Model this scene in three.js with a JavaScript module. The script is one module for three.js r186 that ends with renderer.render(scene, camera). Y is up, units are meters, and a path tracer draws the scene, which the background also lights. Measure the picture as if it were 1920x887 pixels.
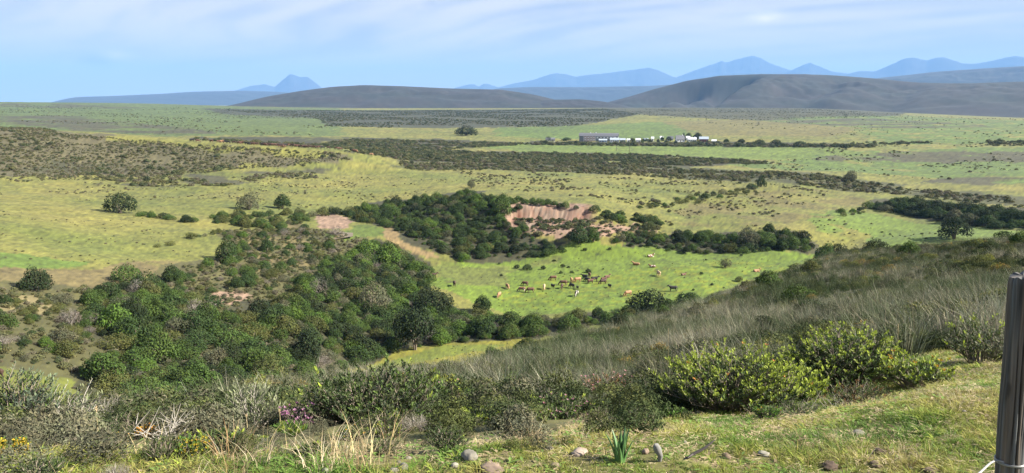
import * as THREE from 'three';
import { mergeVertices } from 'three/addons/utils/BufferGeometryUtils.js';
import { MarchingCubes } from 'three/addons/objects/MarchingCubes.js';

// ---------------------------------------------------------------- camera, sky, sun, exposure, haze
const EYE = 1.7, PITCH = 10.28 * Math.PI / 180, FOCAL = 1397;          // metres, radians, pixels of the 1920 wide photograph
const scene = new THREE.Scene();
const camera = new THREE.PerspectiveCamera(2 * Math.atan(443.5 / FOCAL) * 180 / Math.PI, 1024 / 473, 0.1, 60000);
camera.position.set(0, EYE, 0);
camera.rotation.set(-PITCH, 0, 0);
const renderer = new THREE.WebGLRenderer({ antialias: true });
renderer.toneMapping = THREE.LinearToneMapping;
renderer.toneMappingExposure = 3.4;
renderer.shadowMap.enabled = true;

const SUN_AZ = 99 * Math.PI / 180, SUN_EL = 35 * Math.PI / 180;        // azimuth to the right of the view direction
const sunDir = new THREE.Vector3(Math.sin(SUN_AZ) * Math.cos(SUN_EL), Math.sin(SUN_EL), -Math.cos(SUN_AZ) * Math.cos(SUN_EL));
const sun = new THREE.DirectionalLight(new THREE.Color().setRGB(1, 0.93, 0.80), 5);
sun.name = 'sun';
sun.position.copy(sunDir).multiplyScalar(600);
sun.castShadow = true;
sun.shadow.mapSize.set(4096, 4096);
Object.assign(sun.shadow.camera, { left: -500, right: 500, top: 500, bottom: -500, near: 1, far: 2000 });
scene.add(sun);
scene.fog = new THREE.FogExp2(new THREE.Color().setRGB(0.25, 0.50, 0.95), 4.7e-5);

// ---------------------------------------------------------------- noise and small helpers
function rng(seed) { let s = seed >>> 0; return () => { s = (s + 0x6D2B79F5) | 0; let t = Math.imul(s ^ (s >>> 15), 1 | s); t = (t + Math.imul(t ^ (t >>> 7), 61 | t)) ^ t; return ((t ^ (t >>> 14)) >>> 0) / 4294967296; }; }
const perm = (() => { const r = rng(77), p = new Uint8Array(512), q = Array.from({ length: 256 }, (_, i) => i); for (let i = 255; i > 0; i--) { const j = Math.floor(r() * (i + 1)); [q[i], q[j]] = [q[j], q[i]]; } for (let i = 0; i < 512; i++) p[i] = q[i & 255]; return p; })();
const GX = [], GY = []; for (let i = 0; i < 16; i++) { GX.push(Math.cos(i * Math.PI / 8)); GY.push(Math.sin(i * Math.PI / 8)); }
function n2(x, y) {
  const xi = Math.floor(x), yi = Math.floor(y), fx = x - xi, fy = y - yi, X = xi & 255, Y = yi & 255;
  const u = fx * fx * fx * (fx * (fx * 6 - 15) + 10), v = fy * fy * fy * (fy * (fy * 6 - 15) + 10);
  const g = (a, b, dx, dy) => { const h = perm[perm[a & 255] + (b & 255)] & 15; return GX[h] * dx + GY[h] * dy; };
  const a = g(X, Y, fx, fy), b = g(X + 1, Y, fx - 1, fy), c = g(X, Y + 1, fx, fy - 1), d = g(X + 1, Y + 1, fx - 1, fy - 1);
  return (a + u * (b - a) + v * (c + u * (d - c) - (a + u * (b - a)))) * 1.5;
}
function fbm(x, y, o = 4) { let s = 0, a = 0.5; for (let i = 0; i < o; i++) { s += a * n2(x, y); x = x * 2.03 + 17.1; y = y * 2.03 + 5.3; a *= 0.5; } return s; }
const clamp = (v, a = 0, b = 1) => Math.min(b, Math.max(a, v)), lerp = (a, b, t) => a + (b - a) * t, sst = (a, b, v) => { const t = clamp((v - a) / (b - a)); return t * t * (3 - 2 * t); };
const used = {};
function numbered(n) { const k = used[n] = (used[n] ?? -1) + 1; return k ? n + '_' + String(k).padStart(3, '0') : n; }
function tag(o, label, category, group, kind) { if (label) o.userData.label = label; if (category) o.userData.category = category; if (group) o.userData.group = group; if (kind) o.userData.kind = kind; return o; }
function shade(o) { o.castShadow = o.receiveShadow = true; return o; }
function mesh(name, geo, mat, parent = scene) { const m = shade(new THREE.Mesh(geo, mat)); m.name = parent === scene ? numbered(name) : name; parent.add(m); return m; }
function group(name, x, y, z, turn = 0) { const g = new THREE.Group(); g.name = numbered(name); g.position.set(x, y, z); g.rotation.y = turn; scene.add(g); return g; }
function copyOf(o, name) { const c = o.clone(); c.name = numbered(name); c.userData = {}; scene.add(c); return c; }
const rgb = (r, g, b) => new THREE.Color().setRGB(r, g, b);
function std(r, g, b, o = {}) { return new THREE.MeshStandardMaterial({ color: rgb(r, g, b), roughness: 0.9, vertexColors: true, side: THREE.DoubleSide, ...o }); }
function leafMat(r, g, b, through = 0.3, o = {}) { return new THREE.MeshPhysicalMaterial({ color: rgb(r, g, b), roughness: 1, specularIntensity: 0.3, transmission: through, thickness: 0, vertexColors: true, side: THREE.DoubleSide, ...o }); }

// A growing triangle list: leaves, blades, tubes.
class Geo {
  constructor() { this.p = []; this.i = []; this.c = []; }
  v(x, y, z, c) { this.p.push(x, y, z); this.c.push(c[0], c[1], c[2]); return this.p.length / 3 - 1; }
  leaf(x, y, z, d, n, len, w, c, fold = 0.15) {                    // d direction, n face normal
    const sx = d[1] * n[2] - d[2] * n[1], sy = d[2] * n[0] - d[0] * n[2], sz = d[0] * n[1] - d[1] * n[0], q = Math.hypot(sx, sy, sz) || 1, k = w / 2 / q, m = len * 0.52, f = fold * w;
    const a = this.v(x, y, z, c), b = this.v(x + d[0] * m + sx * k + n[0] * f, y + d[1] * m + sy * k + n[1] * f, z + d[2] * m + sz * k + n[2] * f, c), e = this.v(x + d[0] * len, y + d[1] * len, z + d[2] * len, c), g = this.v(x + d[0] * m - sx * k + n[0] * f, y + d[1] * m - sy * k + n[1] * f, z + d[2] * m - sz * k + n[2] * f, c);
    this.i.push(a, b, e, a, e, g);
  }
  blade(x, y, z, az, lean, h, w, c, seg = 2, c2 = c, face = az + Math.PI / 2) {       // a curved narrow blade of grass
    const ca = Math.cos(az), sa = Math.sin(az), wx = Math.cos(face) * w / 2, wz = Math.sin(face) * w / 2; let l, r;
    for (let s = 0; s <= seg; s++) {
      const t = s / seg, o = lean * h * t * t, yy = y + h * (t - 0.35 * lean * t * t), k = 1 - t * 0.92, cc = s > seg / 2 ? c2 : c, X = x + ca * o, Z = z + sa * o;
      if (s === seg) { const tip = this.v(X, yy, Z, cc); this.i.push(l, r, tip); } else { const nl = this.v(X - wx * k, yy, Z - wz * k, cc), nr = this.v(X + wx * k, yy, Z + wz * k, cc); if (s) this.i.push(l, r, nr, l, nr, nl); l = nl; r = nr; }
    }
  }
  tube(pts, radii, sides, c) {
    let prev = null; const up = new THREE.Vector3(), t = new THREE.Vector3(), b = new THREE.Vector3(), n = new THREE.Vector3();
    pts.forEach((p, k) => {
      const q = pts[Math.min(k + 1, pts.length - 1)], o = pts[Math.max(k - 1, 0)]; t.set(q[0] - o[0], q[1] - o[1], q[2] - o[2]).normalize();
      up.set(0, 1, 0); if (Math.abs(t.y) > 0.9) up.set(1, 0, 0); b.crossVectors(t, up).normalize(); n.crossVectors(b, t);
      const ring = []; for (let s = 0; s < sides; s++) { const a = s / sides * 2 * Math.PI, ca = Math.cos(a) * radii[k], sa = Math.sin(a) * radii[k]; ring.push(this.v(p[0] + b.x * ca + n.x * sa, p[1] + b.y * ca + n.y * sa, p[2] + b.z * ca + n.z * sa, c)); }
      if (prev) for (let s = 0; s < sides; s++) { const s2 = (s + 1) % sides; this.i.push(prev[s], ring[s2], ring[s], prev[s], prev[s2], ring[s2]); }
      prev = ring;
    });
  }
  build(smooth = true) { const g = new THREE.BufferGeometry(); g.setAttribute('position', new THREE.Float32BufferAttribute(this.p, 3)); g.setAttribute('color', new THREE.Float32BufferAttribute(this.c, 3)); g.setIndex(this.i); if (smooth) g.computeVertexNormals(); return g; }
}

// ---------------------------------------------------------------- the sky: blue air with thin streaked high cloud all round
{
  const W = 2048, H = 1024, data = new Float32Array(W * H * 4);
  const puffs = [[205, 124, 36, 10, -0.10, 1], [235, 117, 28, 8, 0.16, 1], [1420, 47, 34, 10, 0.17, 1], [370, 1, 46, 9, -0.16, 1], [75, 33, 18, 6, -0.09, 1], [812, 16, 14, 5, -0.08, 1]].map(([px, py, w, h, k]) => ({ az: Math.atan((px - 960) / FOCAL), el: Math.atan((190 - py) / FOCAL), w: w / FOCAL, h: h / FOCAL, k }));
  for (let j = 0; j < H; j++) {
    const el = ((j + 0.5) / H - 0.5) * Math.PI, e = Math.max(el, 0);
    for (let i = 0; i < W; i++) {
      const th = ((i + 0.5) / W - 0.5) * 2 * Math.PI, x = Math.cos(th), z = Math.sin(th), az = Math.atan2(x, -z);
      const k1 = Math.exp(-e * 3.2), k2 = Math.exp(-e * 13); let r = 0.86 * (0.034 + 0.110 * k1 + 0.26 * k2), g = 0.81 * (0.082 + 0.117 * k1 + 0.185 * k2), b = 0.745 * (0.20 + 0.085 * k1 + 0.035 * k2);
      // cirrus on a high sheet: long streaks, seen flatter towards the horizon
      const d = 1 / (Math.sin(e) + 0.055), al = (-0.68 * x - 0.73 * z) * d, ac = (0.73 * x - 0.68 * z) * d;
      const wv = 0.5 * n2(al * 0.35 + 5, ac * 0.5), s1 = fbm(al * 0.17 + 13.1, ac * 0.75 + wv + 8.4, 5), s2 = fbm(al * 0.55 + 1.7, ac * 2.6 + wv * 3, 5);
      let c = clamp(0.06 + 0.94 * sst(-0.40, 0.40, s1 * 1.2 + s2 * 0.5 + 0.08)) * sst(-0.02, 0.10, e);
      c *= 1 - 0.72 * sst(0.3, 1.1, e);
      c *= 0.9; r = lerp(r, 0.312, c); g = lerp(g, 0.285, c); b = lerp(b, 0.272, c);
      for (const p of puffs) { const da = Math.abs(az - p.az), de = el - p.el; if (da < p.w * 1.6 && Math.abs(de) < p.h * 2.2) { const m = Math.exp(-((da / p.w) ** 2 * 2 + (de / p.h) ** 2 * 1.6)) * clamp(0.8 + 0.9 * fbm(az * 90, el * 170, 3)); r += p.k * m; g += p.k * m * 0.8; b += p.k * m * 0.55; } }
      const o = (j * W + i) * 4; data[o] = r; data[o + 1] = g; data[o + 2] = b; data[o + 3] = 1;
    }
  }
  const sky = new THREE.DataTexture(data, W, H, THREE.RGBAFormat, THREE.FloatType);
  sky.mapping = THREE.EquirectangularReflectionMapping; sky.magFilter = THREE.LinearFilter; sky.minFilter = THREE.LinearFilter; sky.needsUpdate = true;
  scene.background = sky; scene.environment = sky; scene.environmentIntensity = 1;
}

// ---------------------------------------------------------------- the lie of the land: contour lines read from the photograph (pixel, pixel, metres away)
function dirOf(px, py) { const dx = (px - 960) / FOCAL, dy = (443.5 - py) / FOCAL, cp = Math.cos(PITCH), sp = Math.sin(PITCH), x = dx, y = dy * cp - sp, z = -dy * sp - cp, h = Math.hypot(x, z); return { a: Math.atan2(x, -z), s: y / h, x: x / h, z: z / h }; }
const V = (px, r, y) => ({ a: Math.atan((px - 960) / FOCAL), r, y });                       // hidden ground, given by its depth below the eye
const C = (px, py, r) => { const d = dirOf(px, py); return { a: d.a, r, y: d.s * r }; };
const LINES = [
  [V(0, 1.2, -1.66), V(960, 1.2, -1.7), V(1920, 1.2, -1.68)],
  [C(0, 887, 3.9), C(480, 887, 3.55), C(960, 887, 3.4), C(1440, 887, 3.6), C(1920, 887, 4.1)],
  [C(0, 850, 4.7), C(240, 850, 4.5), C(480, 845, 4.5), C(720, 830, 4.6), C(960, 815, 4.8), C(1200, 800, 5.2), C(1440, 785, 5.8), C(1680, 735, 7.2), C(1800, 690, 9), C(1920, 665, 11)],
  [C(0, 838, 8), C(240, 815, 9), C(480, 795, 10), C(720, 770, 11), C(960, 745, 14), C(1200, 710, 19), C(1440, 655, 22), C(1680, 605, 24), C(1920, 565, 28)],
  [C(0, 830, 16), C(150, 815, 17), C(350, 780, 20), C(560, 738, 26), C(720, 713, 32), C(850, 697, 38), C(1000, 658, 48), C(1180, 607, 60), C(1310, 574, 68), C(1480, 516, 85), C(1560, 490, 92), C(1700, 471, 100), C(1920, 452, 105)],
  [C(0, 812, 64), C(150, 806, 66), V(300, 62, -30), V(560, 70, -34), V(720, 90, -42), V(1000, 120, -49.5), V(1180, 140, -51.5), V(1310, 150, -52.5), V(1480, 170, -53), V(1700, 220, -53), V(1920, 230, -52)],
  [C(0, 735, 85), C(240, 740, 92), C(480, 720, 100), C(720, 665, 143), C(1000, 625, 158), C(1180, 585, 180), C(1310, 565, 195), C(1480, 510, 240), C(1700, 450, 300), C(1920, 440, 320)],
  [C(0, 640, 105), C(240, 640, 115), C(480, 620, 130), C(720, 590, 170), C(1000, 575, 187), C(1180, 545, 205), C(1310, 520, 222), C(1480, 490, 258), C(1700, 435, 325), C(1920, 425, 345)],
  [C(0, 540, 134), C(240, 540, 150), C(480, 520, 175), C(720, 500, 220), C(1000, 500, 236), C(1180, 490, 246), C(1310, 480, 257), C(1480, 470, 270), C(1700, 420, 345), C(1920, 410, 370)],
  [C(0, 440, 190), C(240, 440, 215), C(480, 440, 230), C(720, 440, 250), C(960, 448, 260), C(1100, 448, 262), C(1180, 445, 268), C(1310, 435, 290), C(1480, 420, 310), C(1700, 385, 405), C(1920, 385, 420)],
  [C(0, 350, 330), C(240, 360, 330), C(480, 365, 330), C(720, 380, 320), C(960, 384, 288), C(1100, 386, 290), C(1180, 398, 300), C(1310, 400, 330), C(1480, 385, 370), C(1700, 355, 480), C(1920, 350, 500)],
  [C(0, 320, 380), C(240, 325, 400), C(480, 322, 420), C(720, 330, 430), C(1000, 330, 430), C(1180, 335, 430), C(1310, 340, 440), C(1480, 330, 480), C(1700, 330, 560), C(1920, 330, 560)],
  [C(0, 240, 520), C(110, 245, 520), C(240, 254, 515), C(350, 262.5, 505), C(480, 271, 500), C(640, 281.5, 500), C(800, 300, 540), C(1000, 305, 560), C(1180, 308, 570), C(1310, 312, 580), C(1480, 315, 600), C(1700, 312, 660), C(1920, 310, 680)],
  [V(0, 800, -37), V(240, 760, -37), V(420, 690, -38), C(640, 277, 680), C(1000, 285, 720), C(1310, 285, 760), C(1700, 280, 820), C(1920, 280, 850)],
  [C(0, 225, 1300), C(240, 235, 1150), C(480, 245, 1000), C(720, 255, 950), C(1000, 262, 925), C(1200, 264, 920), C(1440, 260, 950), C(1700, 255, 1050), C(1920, 250, 1100)],
  [C(0, 210, 1900), C(480, 225, 1500), C(960, 232, 1400), C(1440, 232, 1500), C(1920, 228, 1700)],
  [C(0, 191, 3200), C(240, 193.5, 3200), C(480, 200, 3200), C(720, 203, 3200), C(960, 203, 3200), C(1300, 202, 3200), C(1500, 203, 3200), C(1700, 212, 3100), C(1920, 222, 2900)],
  [V(0, 4300, -40), V(960, 4300, -60), V(1920, 4300, -70)],
  [V(0, 36000, -80), V(960, 36000, -80), V(1920, 36000, -80)],
];
function pchip(xs, ys) {                                                                     // monotone cubic through the points
  const n = xs.length, d = [], m = new Array(n); for (let i = 0; i < n - 1; i++) d.push((ys[i + 1] - ys[i]) / (xs[i + 1] - xs[i]));
  m[0] = d[0]; m[n - 1] = d[n - 2];
  for (let i = 1; i < n - 1; i++) { if (d[i - 1] * d[i] <= 0) m[i] = 0; else { const a = xs[i] - xs[i - 1], b = xs[i + 1] - xs[i], w1 = 2 * b + a, w2 = b + 2 * a; m[i] = (w1 + w2) / (w1 / d[i - 1] + w2 / d[i]); } }
  return (x) => { if (x <= xs[0]) return ys[0]; if (x >= xs[n - 1]) return ys[n - 1]; let i = 0; while (x > xs[i + 1]) i++; const h = xs[i + 1] - xs[i], t = (x - xs[i]) / h, t2 = t * t, t3 = t2 * t; return ys[i] * (2 * t3 - 3 * t2 + 1) + h * m[i] * (t3 - 2 * t2 + t) + ys[i + 1] * (3 * t2 - 2 * t3) + h * m[i + 1] * (t3 - t2); };
}
const A0 = -48 * Math.PI / 180, AS = 0.25 * Math.PI / 180, AN = 385, COLS = [];
{
  const fs = LINES.map((l) => ({ r: pchip(l.map((p) => p.a), l.map((p) => p.r)), y: pchip(l.map((p) => p.a), l.map((p) => p.y)) }));
  for (let k = 0; k < AN; k++) { const a = A0 + k * AS, rs = [], ys = []; for (const f of fs) { const r = Math.max(f.r(a), rs.length ? rs[rs.length - 1] * 1.03 : 0); rs.push(r); ys.push(f.y(a)); } COLS.push(pchip(rs, ys)); }
}
const CLIFF = { a0: Math.atan((950 - 960) / FOCAL), a1: Math.atan((1118 - 960) / FOCAL), r0: 268, r1: 292 };
function cliffMask(a, r) { return sst(CLIFF.a0 - 0.006, CLIFF.a0 + 0.012, a) * (1 - sst(CLIFF.a1 - 0.02, CLIFF.a1 + 0.01, a)) * sst(CLIFF.r0 - 6, CLIFF.r0, r) * (1 - sst(CLIFF.r1, CLIFF.r1 + 8, r)); }
function smoothY(a, r) {
  const f = clamp((clamp(a, A0, -A0) - A0) / AS, 0, AN - 1.001), k = Math.floor(f); let y = lerp(COLS[k](r), COLS[k + 1](r), f - k);
  const back = sst(1.0, 1.9, Math.abs(a)); if (back > 0) y = lerp(y, -1.7 - Math.min(r * 0.02, 12), back);
  const cm = cliffMask(a, r);
  if (cm > 0.001) {
    const wob = 3.4 * n2(a * 40, 3.3) + 1.3 * n2(a * 150, 9.1), g = 0.55 * Math.abs(n2(a * 210 + 2.5 * n2(r * 0.16, a * 70), r * 0.09)) + 0.75 * fbm(a * 330, r * 0.34, 4) + 0.25 * n2(a * 1200, r * 0.9), t = clamp((r + wob * 0.7 - CLIFF.r0) / (CLIFF.r1 - CLIFF.r0));
    const y0 = -45.6, y1 = -39.9, st = 0.30 * sst(0.0, 0.30, t) + 0.70 * sst(0.42, 0.80, t);
    y = lerp(y, lerp(y0, y1, st) - g * (sst(0.1, 0.3, t) * (1 - sst(0.62, 0.72, t))), cm);
  }
  return y;
}
function groundY(x, z) {                                                                     // world height of the ground
  const r = Math.hypot(x, z), a = Math.atan2(x, -z); let y = smoothY(a, r) + EYE;
  if (r < 14) y += 0.05 * n2(x * 0.9, z * 0.9) * sst(1, 3, r) + 0.018 * n2(x * 3.1, z * 3.1);
  if (r > 8) y += (0.22 * n2(x * 0.16, z * 0.16) + 0.10 * n2(x * 0.45, z * 0.45)) * sst(8, 20, r) * (1 - 0.5 * sst(90, 130, r));
  if (r > 80) y += 0.5 * n2(x * 0.04, z * 0.04) * sst(80, 200, r);
  return y;
}
function at(px, py, from = 2) {                                                              // where the line of sight through a pixel meets the ground
  const d = dirOf(px, py); let lo = from, step = 1.006, prev = smoothY(d.a, lo) - d.s * lo;
  for (let r = lo * step; r < 15000; r *= step) { const v = smoothY(d.a, r) - d.s * r; if (v >= 0 && prev < 0) { let a = r / step, b = r; for (let k = 0; k < 12; k++) { const m = (a + b) / 2; if (smoothY(d.a, m) - d.s * m >= 0) b = m; else a = m; } return { x: d.x * b, z: d.z * b, y: groundY(d.x * b, d.z * b), r: b, a: d.a }; } prev = v; }
  const r = 3300; return { x: d.x * r, z: d.z * r, y: groundY(d.x * r, d.z * r), r, a: d.a };
}
const on = (px, r) => { const a = Math.atan((px - 960) / FOCAL), x = Math.sin(a) * r, z = -Math.cos(a) * r; return { x, z, y: groundY(x, z), r, a }; };   // at a known distance
function region(pts, from = 2) { const w = pts.map(([px, py]) => { const q = at(px, py, from); return [q.x, q.z]; }), xs = w.map((q) => q[0]), zs = w.map((q) => q[1]); return { w, x0: Math.min(...xs), x1: Math.max(...xs), z0: Math.min(...zs), z1: Math.max(...zs) }; }
function inside(g, x, z) { if (x < g.x0 || x > g.x1 || z < g.z0 || z > g.z1) return false; let c = false; const w = g.w; for (let i = 0, j = w.length - 1; i < w.length; j = i++) if ((w[i][1] > z) !== (w[j][1] > z) && x < (w[j][0] - w[i][0]) * (z - w[i][1]) / (w[j][1] - w[i][1]) + w[i][0]) c = !c; return c; }

// ---------------------------------------------------------------- what grows or lies where: outlines on the ground, with the colour of the soil and sward there
const COVER = {};
const zones = [];
function cover(name, color, pts, o = {}) { const g = region(pts, o.from ?? 60); g.color = color; g.share = o.share ?? 1; g.grain = o.grain ?? 0.03; g.warp = o.warp ?? 0.02; COVER[name] = g; zones.push(g); return g; }
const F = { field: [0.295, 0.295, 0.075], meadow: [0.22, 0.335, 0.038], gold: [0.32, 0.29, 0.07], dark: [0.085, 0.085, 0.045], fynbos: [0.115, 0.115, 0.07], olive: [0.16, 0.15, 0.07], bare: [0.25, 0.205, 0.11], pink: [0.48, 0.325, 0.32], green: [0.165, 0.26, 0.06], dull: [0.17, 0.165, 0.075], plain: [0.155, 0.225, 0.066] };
// far plain
cover('far left green', F.plain, [[-100, 190], [640, 203], [640, 256], [300, 256], [-100, 232]]);
cover('far left scrub', F.fynbos, [[0, 218], [120, 216], [330, 238], [420, 250], [240, 252], [0, 230]], { share: 0.7, grain: 0.012 });
cover('far left scrub top', F.fynbos, [[0, 193], [160, 197], [300, 203], [160, 204], [0, 200]], { share: 0.6, grain: 0.01 });
cover('far fynbos', [0.080, 0.090, 0.055], [[380, 203], [1130, 203], [1200, 214], [1080, 236], [900, 240], [800, 240], [610, 236], [600, 222], [420, 214]]);
cover('far olive', [0.105, 0.110, 0.055], [[1130, 203], [1500, 202], [1700, 212], [1680, 218], [1500, 222], [1400, 226], [1200, 215]]);
cover('far right green', F.green, [[1400, 224], [1700, 217], [2050, 232], [2050, 270], [1650, 270], [1600, 240], [1400, 234]], { share: 0.75 });
cover('far right scrub', F.fynbos, [[1400, 222], [1640, 222], [1780, 230], [1900, 238], [1700, 240], [1500, 238]], { share: 0.6, grain: 0.012 });
cover('farm green', F.green, [[930, 240], [1080, 236], [1240, 228], [1320, 236], [1300, 258], [1100, 262], [930, 256]]);
cover('far gold', [0.26, 0.24, 0.09], [[1240, 228], [1400, 224], [1620, 240], [1560, 256], [1320, 254]]);
cover('farm front green', [0.20, 0.29, 0.06], [[870, 272], [1000, 268], [1300, 272], [1560, 276], [1620, 288], [1440, 300], [1200, 290], [1000, 286]]);
cover('scrub band front', F.dark, [[640, 284], [800, 279], [1000, 285], [1200, 289], [1440, 301], [1430, 309], [1260, 312], [1000, 310], [800, 304]], { share: 0.95 });
cover('scrub band herd', F.dark, [[360, 258], [660, 258], [860, 262], [1000, 268], [870, 276], [700, 282], [500, 272]], { share: 0.9 });
cover('scrub band farm', F.dark, [[1000, 264], [1320, 266], [1640, 270], [1640, 276], [1320, 273], [1000, 270]], { share: 0.85 });
cover('right plain', F.green, [[1360, 310], [1560, 290], [1760, 276], [2050, 276], [2050, 352], [1920, 345], [1700, 330], [1500, 320]], { share: 0.85 });
cover('right scrub streak', F.fynbos, [[1500, 296], [1700, 284], [2050, 286], [2050, 306], [1760, 304], [1560, 302]], { share: 0.75, grain: 0.014 });
cover('right scrub streak low', F.fynbos, [[1700, 338], [1920, 330], [2050, 334], [2050, 346], [1800, 346]], { share: 0.65, grain: 0.014 });
cover('long scrub band', [0.115, 0.125, 0.055], [[740, 299], [950, 300], [1200, 304], [1440, 322], [1640, 340], [1800, 358], [2050, 384], [2050, 400], [1900, 386], [1700, 364], [1480, 342], [1200, 328], [950, 318], [760, 316]], { share: 0.9 });
// left bench and hill
cover('bare hill', [0.175, 0.158, 0.105], [[-100, 236], [110, 245], [350, 266], [480, 275], [640, 286], [660, 300], [420, 312], [240, 332], [-100, 338]]);
cover('hill rim', F.field, [[200, 252], [350, 264], [640, 284], [700, 294], [560, 292], [350, 276], [200, 262]], { share: 0.85 });
cover('hill foot scrub', F.fynbos, [[-100, 300], [200, 306], [420, 318], [640, 318], [640, 326], [460, 342], [240, 350], [-100, 335]], { share: 0.45, grain: 0.03 });
cover('left green strip', [0.17, 0.27, 0.05], [[-100, 492], [60, 484], [160, 490], [60, 512], [-100, 530]]);
cover('left field tan', F.bare, [[-100, 516], [60, 510], [200, 498], [400, 480], [420, 500], [260, 515], [160, 540], [-100, 548]], { share: 0.8 });
cover('left slope ground', [0.15, 0.145, 0.065], [[-100, 548], [160, 538], [330, 500], [430, 480], [400, 430], [600, 430], [700, 450], [640, 560], [560, 720], [300, 785], [-60, 795]]);
cover('gully soil', F.pink, [[400, 562], [420, 548], [470, 545], [490, 560], [450, 575], [410, 572]], { grain: 0.04 });
cover('left bank soil', [0.36, 0.30, 0.19], [[-40, 565], [60, 556], [120, 566], [60, 590], [-40, 600]], { share: 0.6, grain: 0.2 });
cover('slope soil', F.bare, [[440, 440], [560, 420], [590, 450], [560, 500], [480, 510], [430, 480]], { share: 0.55, grain: 0.1 });
cover('pond bank', F.pink, [[575, 412], [600, 402], [640, 403], [672, 416], [650, 428], [590, 430]]);
cover('bench meadow grass', [0.17, 0.25, 0.05], [[650, 430], [700, 420], [735, 434], [720, 442], [640, 448], [600, 438]]);
cover('red patch grass', [0.24, 0.27, 0.055], [[-60, 690], [60, 700], [150, 710], [175, 745], [130, 800], [-60, 806]]);
// meadow and fields
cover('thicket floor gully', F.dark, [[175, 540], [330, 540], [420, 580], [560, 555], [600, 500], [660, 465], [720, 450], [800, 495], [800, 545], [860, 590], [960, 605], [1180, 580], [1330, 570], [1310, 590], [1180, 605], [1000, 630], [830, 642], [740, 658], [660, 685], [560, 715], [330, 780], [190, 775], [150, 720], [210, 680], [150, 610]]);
cover('meadow', F.meadow, [[835, 500], [900, 484], [1060, 478], [1075, 455], [1160, 455], [1250, 468], [1400, 475], [1530, 476], [1560, 490], [1460, 540], [1310, 572], [1180, 580], [960, 592], [870, 570], [815, 535]]);
cover('meadow tan', [0.225, 0.275, 0.065], [[800, 500], [900, 486], [1050, 482], [1060, 490], [960, 520], [860, 560], [810, 535]], { share: 0.55, grain: 0.05 });
cover('meadow flowers', [0.30, 0.37, 0.03], [[900, 560], [1000, 525], [1200, 505], [1400, 490], [1520, 500], [1440, 540], [1300, 565], [1100, 582]], { share: 0.36, grain: 0.3 });
cover('small meadow', [0.34, 0.33, 0.05], [[655, 684], [740, 658], [830, 644], [1000, 628], [1010, 640], [850, 705], [660, 710]]);
cover('small meadow green', [0.24, 0.30, 0.05], [[680, 680], [820, 650], [950, 640], [900, 660], [760, 680]], { share: 0.5 });
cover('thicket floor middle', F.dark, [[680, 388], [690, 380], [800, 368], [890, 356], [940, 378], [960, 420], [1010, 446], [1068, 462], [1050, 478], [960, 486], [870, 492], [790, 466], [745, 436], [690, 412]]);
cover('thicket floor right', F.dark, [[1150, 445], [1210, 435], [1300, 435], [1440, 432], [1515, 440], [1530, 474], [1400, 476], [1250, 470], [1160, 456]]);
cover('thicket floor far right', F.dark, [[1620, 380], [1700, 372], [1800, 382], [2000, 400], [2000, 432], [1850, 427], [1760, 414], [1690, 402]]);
cover('right meadow', [0.20, 0.30, 0.05], [[1520, 400], [1620, 395], [1740, 420], [1900, 430], [2000, 440], [1860, 452], [1640, 468], [1540, 465]]);
cover('right meadow gold', F.field, [[1500, 420], [1580, 425], [1660, 440], [1620, 470], [1540, 468]], { share: 0.9 });
cover('mid dull field', [0.25, 0.225, 0.09], [[1270, 385], [1420, 360], [1560, 350], [1640, 372], [1560, 405], [1400, 425], [1280, 420]], { share: 0.6 });
cover('spoil bank', [0.43, 0.31, 0.19], [[712, 436], [735, 430], [765, 448], [800, 470], [835, 490], [800, 490], [755, 468], [725, 446]]);
cover('cliff soil', F.pink, [[940, 412], [960, 384], [1110, 390], [1115, 420], [1235, 421], [1230, 428], [1160, 434], [1140, 444], [1100, 444], [1000, 438], [960, 426]]);
const cliffTone = (x, z) => fbm(x * 0.22, z * 0.07 + 4, 3) + 0.7 * fbm(x * 1.3, z * 0.3, 2);
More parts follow.
